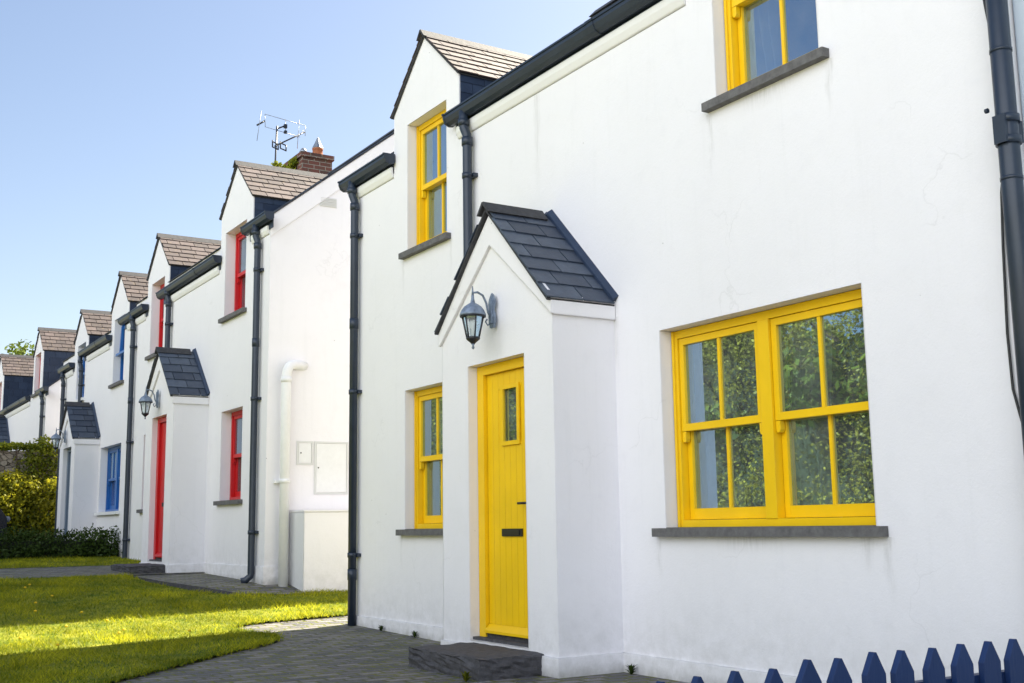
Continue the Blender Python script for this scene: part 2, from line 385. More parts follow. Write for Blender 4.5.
# paved terrace before the red house, with a low dark brick edge
mb = MB()
TER = [(.5, 12.28), (.1, 12.24), (-.4, 12.4), (-.72, 12.85), (-.88, 13.7), (-.95, 15.2), (-.95, 17.2), (.12, 17.2), (.12, 12.82), (.5, 12.82)]
def tz(y): return .225 + max(0, min(1, (y - 12.24) / .7)) * .11 + max(0, min(1, (y - 13) / 4.2)) * .11
ring = TER; kb = MB()
for k in range(len(ring)):
    a, b = ring[k], ring[(k + 1) % len(ring)]
    kb.face([(a[0], a[1], tz(a[1]) - .35), (b[0], b[1], tz(b[1]) - .35), (b[0], b[1], tz(b[1])), (a[0], a[1], tz(a[1]))])
mb.face([(x, y, tz(y)) for x, y in [(.5, 12.28), (.5, 12.82), (.12, 12.82), (.1, 12.24)]])
mb.face([(x, y, tz(y)) for x, y in [(.1, 12.24), (.12, 12.82), (-.72, 12.85), (-.4, 12.4)]])
mb.face([(x, y, tz(y)) for x, y in [(.12, 12.82), (.12, 13.7), (-.88, 13.7), (-.72, 12.85)]])
mb.face([(x, y, tz(y)) for x, y in [(-.88, 13.7), (.12, 13.7), (.12, 17.2), (-.95, 17.2), (-.95, 15.2)]])
tag(mb.build('terrace_paving', PAVE), kind='structure'); tag(kb.build('terrace_kerb', STEP), kind='structure')

# ------------------------------------------------------------------ blades and leaves (numpy)
def tri_cloud(name, V, mat, rnd, parent=None, nper=3, origin=(0, 0, 0)):
    V = np.asarray(V, dtype=np.float32).reshape(-1, 3) - np.array(origin, dtype=np.float32)
    n = len(V) // nper
    me = bpy.data.meshes.new(name)
    me.vertices.add(len(V)); me.vertices.foreach_set('co', V.ravel())
    me.loops.add(len(V)); me.loops.foreach_set('vertex_index', np.arange(len(V), dtype=np.int32))
    me.polygons.add(n); me.polygons.foreach_set('loop_start', np.arange(n, dtype=np.int32) * nper)
    me.update(calc_edges=True); me.validate()
    me.materials.append(mat)
    at = me.attributes.new('rnd', 'FLOAT', 'FACE'); at.data.foreach_set('value', np.asarray(rnd, dtype=np.float32))
    o = bpy.data.objects.new(name, me); COL.objects.link(o)
    o.location = origin
    if parent:
        o.parent = parent; po = wloc(parent); o.location = tuple(origin[k] - po[k] for k in range(3))
    return o
def grass_pts(poly, dens, xmin=-1e9, ymin=-1e9):
    xs = [p[0] for p in poly]; ys = [p[1] for p in poly]
    x0, x1, y0, y1 = max(min(xs), xmin), max(xs), max(min(ys), ymin), max(ys)
    n = int((x1 - x0) * (y1 - y0) * dens)
    P = np.stack([rng.uniform(x0, x1, n), rng.uniform(y0, y1, n)], 1)
    # ray casting, vectorised
    c = np.zeros(n, bool); j = len(poly) - 1
    for i in range(len(poly)):
        yi, yj, xi, xj = poly[i][1], poly[j][1], poly[i][0], poly[j][0]
        m = ((yi > P[:, 1]) != (yj > P[:, 1]))
        if yi != yj:
            t = P[:, 0] < (xj - xi) * (P[:, 1] - yi) / (yj - yi) + xi
            c ^= (m & t)
        j = i
    return P[c]
def blades(name, pts, h, w, dz):
    n = len(pts); z = np.array([gz(y) for y in pts[:, 1]]) + dz
    a = rng.uniform(0, 2 * PI, n)
    patch = .75 + .45 * np.sin(pts[:, 0] * 3.1 + np.sin(pts[:, 1] * 2.3) * 2) * np.sin(pts[:, 1] * 4.1 + 1.3 * np.sin(pts[:, 0] * 5))
    hh = h * rng.uniform(.45, 1.25, n) * np.clip(patch, .5, 1.3)
    lean = rng.normal(0, .85, (n, 2)) * hh[:, None]
    wx, wy = np.cos(a) * w / 2, np.sin(a) * w / 2
    V = np.empty((n, 3, 3))
    V[:, 0] = np.stack([pts[:, 0] - wx, pts[:, 1] - wy, z], 1)
    V[:, 1] = np.stack([pts[:, 0] + wx, pts[:, 1] + wy, z], 1)
    V[:, 2] = np.stack([pts[:, 0] + lean[:, 0], pts[:, 1] + lean[:, 1], z + hh], 1)
    rnd = np.clip(.45 + .35 * (patch - .75) + rng.normal(0, .22, n), 0, 1)
    return tri_cloud(name, V, GRASS, rnd)
P1 = grass_pts(LAWN, 2600, -4.6, 6.5); P2 = grass_pts(LAWN2, 1200, -3)
# ragged edge spilling over the setts
edge = []
for (a, b) in zip(LAWN[2:], LAWN[3:19]):
    L = math.dist(a, b)
    for _ in range(int(L * 420)):
        t = random.random(); edge.append((a[0] + (b[0] - a[0]) * t + random.gauss(0, .035), a[1] + (b[1] - a[1]) * t + random.gauss(0, .035)))
tag(blades('lawn_grass', np.concatenate([P1, np.array(edge)]), .05, .0075, .018),
    'short green lawn with a sunlit band running across it', 'grass', kind='stuff')
tag(blades('verge_grass', P2, .05, .009, .02), 'narrow strip of shaded grass below the clipped hedge', 'grass', kind='stuff')

def leaf_cloud(name, blobs, n, size, mat, parent, origin=(0, 0, 0), shell=.55, squash=1.0):
    """blobs: (cx,cy,cz,rx,ry,rz); leaves crowd towards each blob's skin"""
    vol = np.array([b[3] * b[4] * b[5] for b in blobs]) ** .67; vol /= vol.sum()
    k = rng.choice(len(blobs), n, p=vol); B = np.array(blobs)[k]
    d = rng.normal(size=(n, 3)); d /= np.linalg.norm(d, axis=1)[:, None]
    r = rng.uniform(shell ** 3, 1, n) ** (1 / 3) * (1 + rng.normal(0, .09, n))
    wob = 1 + .16 * np.sin(d[:, 0] * 7 + k) * np.sin(d[:, 1] * 6 + 2 * k) * np.sin(d[:, 2] * 8 + k)
    C = B[:, :3] + d * B[:, 3:] * (r * wob)[:, None]
    nrm = d * .6 + rng.normal(0, .6, (n, 3)); nrm /= np.linalg.norm(nrm, axis=1)[:, None]
    t = np.cross(nrm, rng.normal(size=(n, 3))); t /= np.linalg.norm(t, axis=1)[:, None]; u = np.cross(nrm, t)
    s = size * rng.uniform(.6, 1.35, n)[:, None]
    V = np.stack([C - t * s * .5, C + u * s * .32, C + t * s * .6, C - u * s * .32], 1)
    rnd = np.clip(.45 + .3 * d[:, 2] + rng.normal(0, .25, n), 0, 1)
    return tri_cloud(name, V, mat, rnd, parent, 4, origin)

# ------------------------------------------------------------------ slates
def slates(mb, O, U, L, V, W, w=.26, h=.17, keep=None):
    """rows of lapped slates: O top corner, U along the ridge (length L), V down the slope (length W)"""
    O, U, V = Vector(O), Vector(U).normalized(), Vector(V).normalized()
    Nn = U.cross(V).normalized()
    if Nn.z < 0: Nn = -Nn
    rows = max(1, round(W / h)); h = W / rows
    for k in range(rows):
        off = (k % 2) * w * .5 + random.uniform(-.02, .02)
        x = -off
        while x < L - .01:
            ww = w * random.uniform(.9, 1.12)
            a, b = max(0, x), min(L, x + ww - .009)
            x += ww
            if b - a < .03: continue
            for (a, b) in (keep(a, b, (k + .5) * h) if keep else [(a, b)]):
              if b - a < .03: continue
              j = random.uniform(-.004, .004); lift = .008 + random.uniform(0, .003)
              t0, t1 = k * h - .01, (k + 1) * h + .006 + j
              if k == 0: t0 = 0
              p = [O + U * a + V * t0, O + U * b + V * t0, O + U * b + V * t1, O + U * a + V * t1]
              q = [p[0] + Nn * .004, p[1] + Nn * .004, p[2] + Nn * (lift + .006), p[3] + Nn * (lift + .006)]
              p = [p[0] - Nn * .004, p[1] - Nn * .004, p[2] + Nn * (lift - .006), p[3] + Nn * (lift - .006)]
              mb.hull8(p + q, random.random())

# ------------------------------------------------------------------ walls with openings, plane X = const
def pierced(mb, X, rects, holes, depth=.3):
    ys = sorted({v for r in rects + holes for v in (r[0], r[1])}); zs = sorted({v for r in rects + holes for v in (r[2], r[3])})
    for i in range(len(ys) - 1):
        for j in range(len(zs) - 1):
            cy, cz = (ys[i] + ys[i + 1]) / 2, (zs[j] + zs[j + 1]) / 2
            if not any(r[0] < cy < r[1] and r[2] < cz < r[3] for r in rects): continue
            if any(h[0] < cy < h[1] and h[2] < cz < h[3] for h in holes): continue
            mb.face([(X, ys[i + 1], zs[j]), (X, ys[i], zs[j]), (X, ys[i], zs[j + 1]), (X, ys[i + 1], zs[j + 1])])
    for (a, b, c, d) in holes:
        x1 = X + depth
        mb.face([(X, a, c), (x1, a, c), (x1, a, d), (X, a, d)][::-1]); mb.face([(X, b, c), (x1, b, c), (x1, b, d), (X, b, d)])
        mb.face([(X, a, d), (x1, a, d), (x1, b, d), (X, b, d)]); mb.face([(X, a, c), (x1, a, c), (x1, b, c), (X, b, c)][::-1])

def framebox(mb, X0, X1, a, b, c, d, t, tb=None, tt=None):
    tb = t if tb is None else tb; tt = t if tt is None else tt
    mb.box(X0, X1, a, a + t, c, d); mb.box(X0, X1, b - t, b, c, d)
    mb.box(X0, X1, a + t, b - t, c, c + tb); mb.box(X0, X1, a + t, b - t, d - tt, d)

def curtain(parent, Xc, y0, y1, z0, z1, side=0):
    mb = MB(); n = 48
    ph = random.uniform(0, 6)
    def X(t): return Xc + .06 * math.sin(t * 24 + ph) + .01 * math.sin(t * 43)
    rows = 5
    for k in range(n):
        for j in range(rows):
            def P(t, s):
                w = (y1 - y0) * (1 - .22 * math.sin(s * PI) ** 2 * (1 if side else 0))
                if side > 0: y = y1 - (1 - t) * w
                else: y = y0 + t * w
                return (X(t) + .02 * math.sin(s * 3 + t * 5), y, z0 + (z1 - z0) * s)
            mb.face([P((k + 1) / n, j / rows), P(k / n, j / rows), P(k / n, (j + 1) / rows), P((k + 1) / n, (j + 1) / rows)], smooth=True)
    return mb.build('curtain', CURT, parent)

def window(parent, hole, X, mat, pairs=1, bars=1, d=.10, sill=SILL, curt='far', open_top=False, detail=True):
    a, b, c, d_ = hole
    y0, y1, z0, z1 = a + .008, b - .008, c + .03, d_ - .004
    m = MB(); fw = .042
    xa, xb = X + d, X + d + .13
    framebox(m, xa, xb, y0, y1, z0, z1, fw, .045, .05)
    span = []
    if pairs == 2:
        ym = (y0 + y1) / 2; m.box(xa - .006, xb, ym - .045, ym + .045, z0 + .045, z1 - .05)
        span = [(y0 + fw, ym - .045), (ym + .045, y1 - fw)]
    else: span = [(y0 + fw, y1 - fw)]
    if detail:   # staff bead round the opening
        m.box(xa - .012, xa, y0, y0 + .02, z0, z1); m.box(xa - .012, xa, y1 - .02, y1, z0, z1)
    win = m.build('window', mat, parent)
    gz0, gz1 = z0 + .047, z1 - .052
    zm = gz0 + (gz1 - gz0) * .5
    for (s0, s1) in span:
        s0 += .002; s1 -= .002
        # upper sash stands in front of the lower one
        u = MB(); x0, x1 = xa + .012, xa + .05
        top = gz1 - (.0 if not open_top else .06)
        framebox(u, x0, x1, s0, s1, zm - .02, top, .042, .045, .042)
        for q in range(bars):
            yb = s0 + (s1 - s0) * (q + 1) / (bars + 1); u.box(x0 + .006, x1 - .006, yb - .012, yb + .012, zm + .025, top - .042)
        for yy in ((s0, s0 + .036), (s1 - .036, s1)):       # sash horns
            u.prism([(yy[0], zm - .022), (yy[1], zm - .022), (yy[1], zm - .07), (yy[1] - .008, zm - .088), (yy[0] + .008, zm - .088), (yy[0], zm - .07)], 'x', x0 + .002, x1 - .002)
        u.build('sash', mat, win)
        l = MB(); x2, x3 = xa + .054, xa + .092
        framebox(l, x2, x3, s0, s1, gz0, zm + .022, .042, .068, .04)
        for q in range(bars):
            yb = s0 + (s1 - s0) * (q + 1) / (bars + 1); l.box(x2 + .006, x3 - .006, yb - .012, yb + .012, gz0 + .068, zm - .018)
        l.build('sash', mat, win)
        g = MB()
        g.face([(x0 + .02, s1 - .03, zm + .01), (x0 + .02, s0 + .03, zm + .01), (x0 + .02, s0 + .03, top - .03), (x0 + .02, s1 - .03, top - .03)])
        g.build('pane', GLASS, win)
        g = MB()
        g.face([(x2 + .02, s1 - .03, gz0 + .05), (x2 + .02, s0 + .03, gz0 + .05), (x2 + .02, s0 + .03, zm), (x2 + .02, s1 - .03, zm)])
        g.build('pane', GLASS, win)
    if curt:
        w = b - a; Xc = xb + .09
        if curt in ('far', 'both'): curtain(win, Xc, b - w * (.34 if pairs == 1 else .25), b + .02, c, d_, 1)
        if curt in ('near', 'both'): curtain(win, Xc, a - .02, a + w * .25, c, d_, -1)
        if curt == 'mid': curtain(win, Xc, a + w * .34, a + w * .5, c, d_, 1); curtain(win, Xc + .03, b - w * .2, b + .02, c, d_, 1)
    r = MB(); x0, x1, ya, yb, za, zb = xb + .02, xb + 1.3, a - .13, b + .13, c - .06, d_ + .06
    r.face([(x1, ya, za), (x1, yb, za), (x1, yb, zb), (x1, ya, zb)]); r.face([(x0, ya, za), (x1, ya, za), (x1, ya, zb), (x0, ya, zb)])
    r.face([(x0, yb, za), (x1, yb, za), (x1, yb, zb), (x0, yb, zb)]); r.face([(x0, ya, za), (x1, ya, za), (x1, yb, za), (x0, yb, za)])
    r.face([(x0, ya, zb), (x1, ya, zb), (x1, yb, zb), (x0, yb, zb)])
    for (p0, p1, q0, q1) in ((ya, a, za, zb), (b, yb, za, zb), (a, b, za, c), (a, b, d_, zb)):
        r.face([(x0, p0, q0), (x0, p1, q0), (x0, p1, q1), (x0, p0, q1)])
    r.build('room', ROOM, win)
    if sill:
        s_ = MB(); ov = .075
        n = 14; Y0, Y1 = a - ov, b + ov; zt, zb_ = c + .028, c - .024
        # slightly uneven stone
        for k in range(n):
            p, q = Y0 + (Y1 - Y0) * k / n, Y0 + (Y1 - Y0) * (k + 1) / n
            inside = (p > a - .001 and q < b + .001)
        s_.box(X - .055, X - .0015, Y0, Y1, zb_, zt)
        s_.box(X - .0015, X + d + .015, a + .002, b - .002, c + .001, zt + .004)
        s_.build('sill', sill, win)
    return win

def gutter(parent, ya, yb, ze, X=0.0, name='gutter'):
    m = MB()
    prof = [(-.012, 0), (-.012, -.085), (-.03, -.112), (-.075, -.118), (-.118, -.095), (-.138, -.045), (-.140, -.012), (-.150, -.012), (-.150, .006), (-.128, .006), (-.126, -.02), (-.03, -.02), (-.03, 0)]
    prof = [(p * .86, q * .78) for p, q in prof]
    m.prism([(X + p, ze + q) for p, q in prof], 'y', ya, yb)
    for e in (ya, yb):      # stop ends
        m.prism([(X + p * 1.03 - .0, ze + q * 1.06 + .002) for p, q in prof[:9] + [(-.012, .006)]], 'y', e - .012, e + .012)
    y = ya + .9
    while y < yb - .4:
        m.prism([(X + p * 1.04, ze + q * 1.05) for p, q in prof[:9] + [(-.012, .006)]], 'y', y - .035, y + .035); y += 1.9
    g = m.build(name, NAVY, parent)
    b = MB(); y = ya + .45
    b.box(X - .012, X - .001, ya + .03, yb - .03, ze - .17, ze - .002)
    b.build('fascia', NAVY, g)
    return g
def downpipe(parent, y, ztop, zbot, X=0.0, shoe=True, r=.039, name='downpipe'):
    m = MB(); xo = X - .078; xw = X - .062
    pts = [(X - .082, y, ztop - .06), (X - .082, y, ztop - .17), (X - .08, y + .0, ztop - .20), (xw - .0, y - .02, ztop - .27), (xw, y - .022, ztop - .32), (xw, y - .022, zbot + .10)]
    if shoe: pts += [(xw - .004, y - .022, zbot + .07), (xw - .05, y - .0, zbot + .025), (xw - .10, y + .02, zbot + .012)]
    m.tube(pts, r, 16)
    m.tube([(X - .082, y, ztop - .13), (X - .082, y, ztop - .185)], r * 1.22, 16)
    m.tube([(xw, y - .022, ztop - .36), (xw, y - .022, ztop - .29)], r * 1.2, 16)
    p = m.build(name, NAVY, parent)
    z = ztop - .62
    while z > zbot + .3:
        c = MB()
        c.tube([(xw, y - .022, z - .022), (xw, y - .022, z + .022)], r * 1.18, 16)
        c.box(xw + .02, X - .001, y - .09, y + .046, z - .016, z + .016)
        c.tube([(xw, y - .085, z), (xw - .015, y - .085, z)], .012, 8)
        z -= 1.55; c.build('pipe_bracket', NAVY, p)
    z = ztop - 1.5
    while z > zbot + .5:
        j = MB(); j.tube([(xw, y - .022, z - .05), (xw, y - .022, z + .05)], r * 1.12, 16); z -= 2.4
        j.build('pipe_joint', NAVY, p)
    return p

def dormer(root, yc, hw, ze, zae, za, slope, eave_z, cheek_mat=CHEEK, slate=SLATEP, X=0.0):
    """ze wall start (already in facade rects), zae dormer eave, za apex"""
    f = MB()
    f.face([(X, yc + hw, zae), (X, yc - hw, zae), (X, yc, za - .035)])
    f.face([(X, yc + hw, zae), (X + .3, yc + hw, zae), (X + .3, yc + hw, ze - .25), (X, yc + hw, ze - .25)])
    f.face([(X, yc - hw, zae), (X, yc - hw, ze - .25), (X + .012, yc - hw, ze - .25), (X + .012, yc - hw, zae)])
    g = f.build('dormer_gable', WALL, root)
    def xr(z): return X + (z - eave_z) / slope
    for s in (-1, 1):
        ch = MB(); y0 = yc + s * (hw - .016); y1 = yc + s * (hw + .004)
        n = 7
        for k in range(n):           # slate-hung courses
            za_, zb_ = ze - .25 + (zae - ze + .25) * k / n, ze - .25 + (zae - ze + .25) * (k + 1) / n
            x_ = X + .012; xe = max(xr(zb_) + .12, X + .25)
            w = .24; x = x_ - (k % 2) * .12
            while x < xe:
                aa, bb = max(x, x_), min(x + w - .004, xe)
                if bb - aa > .02: ch.hull8([(aa, y0, za_ - .01), (bb, y0, za_ - .01), (bb, y1 + s * .006, za_ - .01), (aa, y1 + s * .006, za_ - .01), (aa, y0, zb_), (bb, y0, zb_), (bb, y1, zb_), (aa, y1, zb_)], random.random())
                x += w
        ch.build('dormer_cheek', cheek_mat, root)
    # roof
    pitch = math.atan2(za - zae, hw); L = xr(za) + .35 - (X - .03); W = math.hypot(hw + .03, (za - zae) * (hw + .03) / hw)
    r = MB(); dz = .0
    for s in (-1, 1):
        V = Vector((0, s * hw, zae - za))
        slates(r, (X - .03, yc, za + dz), (1, 0, 0), L, V, W, .21, .135)
    ro = r.build('dormer_roof', slate, root)
    u = MB()
    for s in (-1, 1):
        e = Vector((0, s * hw, zae - za)).normalized() * W; n = Vector((0, s * (za - zae), hw)).normalized()
        A = Vector((X - .024, yc, za)); Bp = A + e
        for t0, t1, x0_, x1_ in ((-.020, -.008, 0, L),):
            P = [A + n * t0, A + Vector((x1_, 0, 0)) + n * t0, Bp + Vector((x1_, 0, 0)) + n * t0, Bp + n * t0]
            Q = [A + n * t1, A + Vector((x1_, 0, 0)) + n * t1, Bp + Vector((x1_, 0, 0)) + n * t1, Bp + n * t1]
            u.hull8([p for p in P] + [q for q in Q])
    u.build('verge_board', RIDGE, ro)
    rd = MB()
    rd.prism([(yc - .075, za - .05), (yc - .01, za + .03), (yc + .01, za + .03), (yc + .075, za - .05), (yc + .06, za - .055), (yc, za + .012), (yc - .06, za - .055)], 'x', X - .05, X - .05 + L)
    rd.build('ridge_tile', RIDGE, ro)
    return g

def porch(root, yc, hw, Xf, zg, zw, za, door, dmat, dlabel=None, zface=None, glass=True):
    """pitched porch in front of the wall: walls, slates, ridge, flashing, door"""
    p = MB(); d = door
    pierced(p, Xf, [(yc - hw, yc + hw, zg - .3, zw)], [(d[0], d[1], d[2] - .0, d[3])], .25)
    p.face([(Xf, yc + hw, zw), (Xf, yc - hw, zw), (Xf, yc, za - .05)])
    for s in (-1, 1):
        y = yc + s * hw
        q = [(Xf, y, zg - .3), (0.01, y, zg - .3), (0.01, y, zw), (Xf, y, zw)]
        p.face(q if s < 0 else q[::-1])
    w = p.build('porch', WALL, root)
    k = MB()                       # raised band under the slates
    sl = (za - zw) / hw; bw = .22; t = .022
    k.prism([(yc - hw - t, zw - .13), (yc - hw - t, zw + .0), (yc, za - .05), (yc + hw + t, zw), (yc + hw + t, zw - .13), (yc + hw - .0, zw - .13), (yc, za - .05 - bw * 1.0)][::-1], 'x', Xf - t, Xf - .001)
    for s in (-1, 1):
        a, b = sorted((yc + s * (hw + .001), yc + s * (hw + t))); k.box(Xf - .001, -.001, a, b, zw - .13, zw - .0)
    k.build('gable_band', WALL, w)
    pt = .016; h = zg + .12
    for s_ in (-1, 1):
        pl = MB(); a, b = sorted((yc + s_ * (hw + .001), yc + s_ * (hw + pt))); pl.box(Xf - .0005, -.002, a, b, zg - .2, h)
        a, b = (yc - hw - pt, d[0] - .01) if s_ < 0 else (d[1] + .01, yc + hw + pt)
        pl.box(Xf - pt, Xf - .001, a, b, zg - .2, h); pl.build('plinth', WALL, w)
    # roof
    L = -Xf + .06; ov = .025; W = math.hypot(hw + ov, sl * (hw + ov))
    r = MB()
    for s in (-1, 1):
        V = Vector((0, s * 1.0, -sl)); slates(r, (Xf - .06, yc, za + .005), (1, 0, 0), L - .02, V, W, .27, .155)
    ro = r.build('porch_roof', SLATED, w)
    u = MB()
    for s in (-1, 1):
        e = Vector((0, s, -sl)).normalized() * (W + .01); n = Vector((0, s * sl, 1)).normalized()
        A = Vector((Xf - .052, yc, za + .004)); X2 = Vector((L - .02, 0, 0))
        u.hull8([A - n * .02, A + X2 - n * .02, A + X2 + e - n * .02, A + e - n * .02, A - n * .006, A + X2 - n * .006, A + X2 + e - n * .006, A + e - n * .006])
    u.build('verge_board', RIDGE, ro)
    rd = MB()
    rd.prism([(yc - .085, za - .045), (yc - .012, za + .04), (yc + .012, za + .04), (yc + .085, za - .045), (yc + .07, za - .05), (yc, za + .018), (yc - .07, za - .05)], 'x', Xf - .075, -.07)
    rd.build('ridge_tile', RIDGE, ro)
    fl = MB()                      # upstand flashing against the wall
    for s in (-1, 1):
        e = Vector((0, s, -sl)).normalized(); n = Vector((0, s * sl, 1)).normalized()
        A = Vector((-.032, yc - s * .0, za + .02)); X2 = Vector((.030, 0, 0))
        fl.hull8([A, A + X2, A + X2 + e * (W + .0), A + e * (W + .0), A + n * .02, A + X2 + n * .05, A + X2 + e * (W + .0) + n * .05, A + e * (W + .0) + n * .02])
    fl.build('flashing', CHEEK, ro)
    # door
    Xd = Xf + .075; a, b, c, e = d
    m = MB(); m.box(Xd, Xd + .1, a + .004, a + .048, c + .01, e - .003); m.box(Xd, Xd + .1, b - .092, b - .004, c + .01, e - .003); m.box(Xd, Xd + .1, a + .055, b - .092, e - .07, e - .003)
    dr = m.build('door', dmat, w)
    lf = MB(); la, lb, lc, ld = a + .050, b - .095, c + .06, e - .073; xl = Xd + .03
    gy0, gy1, g0, g1 = (la + lb) / 2 - .115, (la + lb) / 2 + .080, e - .57, e - .19
    n = 8
    for i in range(n):
        p0, p1 = la + (lb - la) * i / n, la + (lb - la) * (i + 1) / n
        if glass and p1 > gy0 and p0 < gy1:
            lf.box(xl, xl + .03, p0 + .0013, p1 - .0013, lc, g0); lf.box(xl, xl + .03, p0 + .0013, p1 - .0013, g1, ld)
        else: lf.box(xl, xl + .03, p0 + .0013, p1 - .0013, lc, ld)
    if glass:
        lf.box(xl + .004, xl + .04, la, lb, lc, g0); lf.box(xl + .004, xl + .04, la, lb, g1, ld)
        lf.box(xl + .004, xl + .04, la, gy0, g0, g1); lf.box(xl + .004, xl + .04, gy1, lb, g0, g1)
    else: lf.box(xl + .004, xl + .04, la, lb, lc, ld)
    lf.build('door_leaf', dmat, dr)
    if glass:
        g = MB(); framebox(g, xl - .014, xl - .0, gy0 - .022, gy1 + .022, g0 - .022, g1 + .022, .03); g.build('glazing_bead', dmat, dr)
        g = MB(); g.face([(xl + .012, gy1, g0), (xl + .012, gy0, g0), (xl + .012, gy0, g1), (xl + .012, gy1, g1)]); g.build('pane', GLASS, dr)
        g = MB(); g.box(xl + .041, xl + .05, la, lb, g0 - .1, g1 + .05); g.build('room', ROOM, dr)
    wb = MB(); wb.prism([(xl - .045, lc - .01), (xl - .045, lc + .008), (xl - .002, lc + .05), (xl - .002, lc - .01)], 'y', la + .004, lb - .004); wb.build('weatherboard', dmat, dr)
    lz = zface if zface else c + .72
    lb_ = MB(); lb_.box(xl - .012, xl - .0015, (la + lb) / 2 - .15, (la + lb) / 2 + .11, lz, lz + .052); lb_.box(xl - .018, xl - .012, (la + lb) / 2 - .125, (la + lb) / 2 + .085, lz + .01, lz + .042); lb_.build('letterbox', BLACK, dr)
    h = MB(); h.box(xl - .01, xl - .001, la + .03, la + .06, c + .82, c + .98); h.tube([(xl - .01, la + .045, c + .93), (xl - .045, la + .045, c + .93), (xl - .05, la + .14, c + .93)], .009, 8); h.build('handle', BLACK, dr)
    th = MB(); th.box(Xf + .02, Xd + .11, a + .005, b - .005, c - .10, c + .02); th.box(Xd + .012, Xd + .1, a + .056, b - .066, c + .02, c + .048); th.build('threshold', STEP, dr)
    return w

def rough_step(root, x0, x1, y0, y1, z0, z1, name='doorstep'):
    import bmesh
    bm = bmesh.new(); bmesh.ops.create_cube(bm, size=1)
    for v in bm.verts: v.co = Vector((x0 + (v.co.x + .5) * (x1 - x0), y0 + (v.co.y + .5) * (y1 - y0), z0 + (v.co.z + .5) * (z1 - z0)))
    bmesh.ops.subdivide_edges(bm, edges=bm.edges, cuts=11, use_grid_fill=True)
    for v in bm.verts:
        if v.co.x < x1 - .01:
            s = random.uniform(-.008, .008)
            if v.co.x < x0 + .01: v.co.x += s * 1.3 + .006 * math.sin(v.co.y * 40)
            if v.co.y < y0 + .01 or v.co.y > y1 - .01: v.co.y += s
            if v.co.z > z1 - .01: v.co.z += s * .35
            if v.co.z > z1 - .01 and (v.co.x < x0 + .02 or v.co.y < y0 + .02 or v.co.y > y1 - .02): v.co.z -= random.uniform(.004, .014)
    me = bpy.data.meshes.new(name); po = wloc(root)
    for v in bm.verts: v.co -= Vector(po)
    bm.to_mesh(me); bm.free(); me.materials.append(STEP)
    o = bpy.data.objects.new(name, me); COL.objects.link(o); o.parent = root; return o

SLOPE = .80
def shell(root, ya, yb, zg, ze, holes, dorms, wallmat=WALL, plinth=.12, porch_span=None, X=0.0, depth=6.1, slate=SLATED):
    """wall, roof and plinth of a house; dorms: (yc,hw,zae,za)"""
    w = MB(); rects = [(ya, yb, zg - .4, ze)] + [(d[0] - d[1], d[0] + d[1], ze, d[2]) for d in dorms]
    pierced(w, X, rects, holes, .33)
    xr = X + depth / 2; zr = ze + SLOPE * depth / 2
    for y, s in ((ya, -1), (yb, 1)):
        q = [(X, y, zg - .4), (X + depth, y, zg - .4), (X + depth, y, ze), (xr, y, zr), (X, y, ze)]
        w.face(q if s < 0 else q[::-1])
    w.face([(X + depth, ya, zg - .4), (X + depth, yb, zg - .4), (X + depth, yb, ze), (X + depth, ya, ze)])
    wall = w.build('wall', wallmat, root)
    r = MB()
    sl = Vector((1, 0, SLOPE)).normalized(); W = math.hypot(depth / 2, SLOPE * depth / 2)
    # front slope is kept out of the dormers' footprint
    def keep(a, b, v):
        out_ = [(a, b)]; zr_ = ze + (W - v) * sl.z
        for (yc, hw, zae, za) in dorms:
            t = hw if zr_ < zae else hw * (1 - (zr_ - zae) / (za - zae))
            if t <= 0: continue
            p, q = yc - t - ya + .012, yc + t - ya + .012; new = []
            for (c, d) in out_:
                if d <= p or c >= q: new.append((c, d)); continue
                if c < p: new.append((c, p))
                if d > q: new.append((q, d))
            out_ = new
        return out_
    slates(r, (xr, ya - .012, zr + .012), (0, 1, 0), yb - ya + .024, (-1, 0, -SLOPE), W + .02, .3, .21, keep)
    ro = r.build('roof', slate, root)
    n = Vector((-SLOPE, 0, 1)).normalized()
    def slab(x0, z0, x1, z1, y0, y1, mbx):
        a = Vector((x0, y0, z0)); b = Vector((x1, y0, z1)); dy = Vector((0, y1 - y0, 0)); nn = Vector((-(z1 - z0), 0, (x1 - x0))).normalized()
        if nn.z < 0: nn = -nn
        mbx.hull8([a - nn * .006, b - nn * .006, b + dy - nn * .006, a + dy - nn * .006, a + nn * .006, b + nn * .006, b + dy + nn * .006, a + dy + nn * .006])
    u = MB()
    segs = []; cur = ya - .02
    for (yc, hw, zae, za) in sorted(dorms):
        if yc - hw > cur: segs.append((cur, yc - hw + .01))
        cur = yc + hw - .01
    segs.append((cur, yb + .02))
    for a, b in segs: slab(X, ze + .0, xr, zr + .0, a, b, u)
    for (yc, hw, zae, za) in dorms: slab(X + (za - ze) / SLOPE, za, xr, zr, yc - hw, yc + hw, u)
    slab(X + depth + .15, ze - SLOPE * .15, xr, zr, ya - .02, yb + .02, u)
    u.build('roof_deck', RIDGE, ro)
    k = MB(); k.prism([(xr - .1, zr - .02), (xr, zr + .085), (xr + .1, zr - .02)], 'y', ya - .02, yb + .02); k.build('ridge_tile', RIDGE, ro)
    p = MB(); pt = .016
    gaps = [porch_span] if porch_span else []
    cur = ya - pt
    for g in gaps:
        p.box(X - pt, X - .001, cur, g[0], zg - .25, zg + plinth); cur = g[1]
        p.box(X - .0005, X + 3, ya - pt, ya - .001, zg - .25, zg + plinth - .0)
        p.build('plinth', wallmat, root); p = MB()
    p.box(X - pt, X - .001, cur, yb + pt, zg - .25, zg + plinth)
    p.build('plinth', wallmat, root)
    return wall, ro
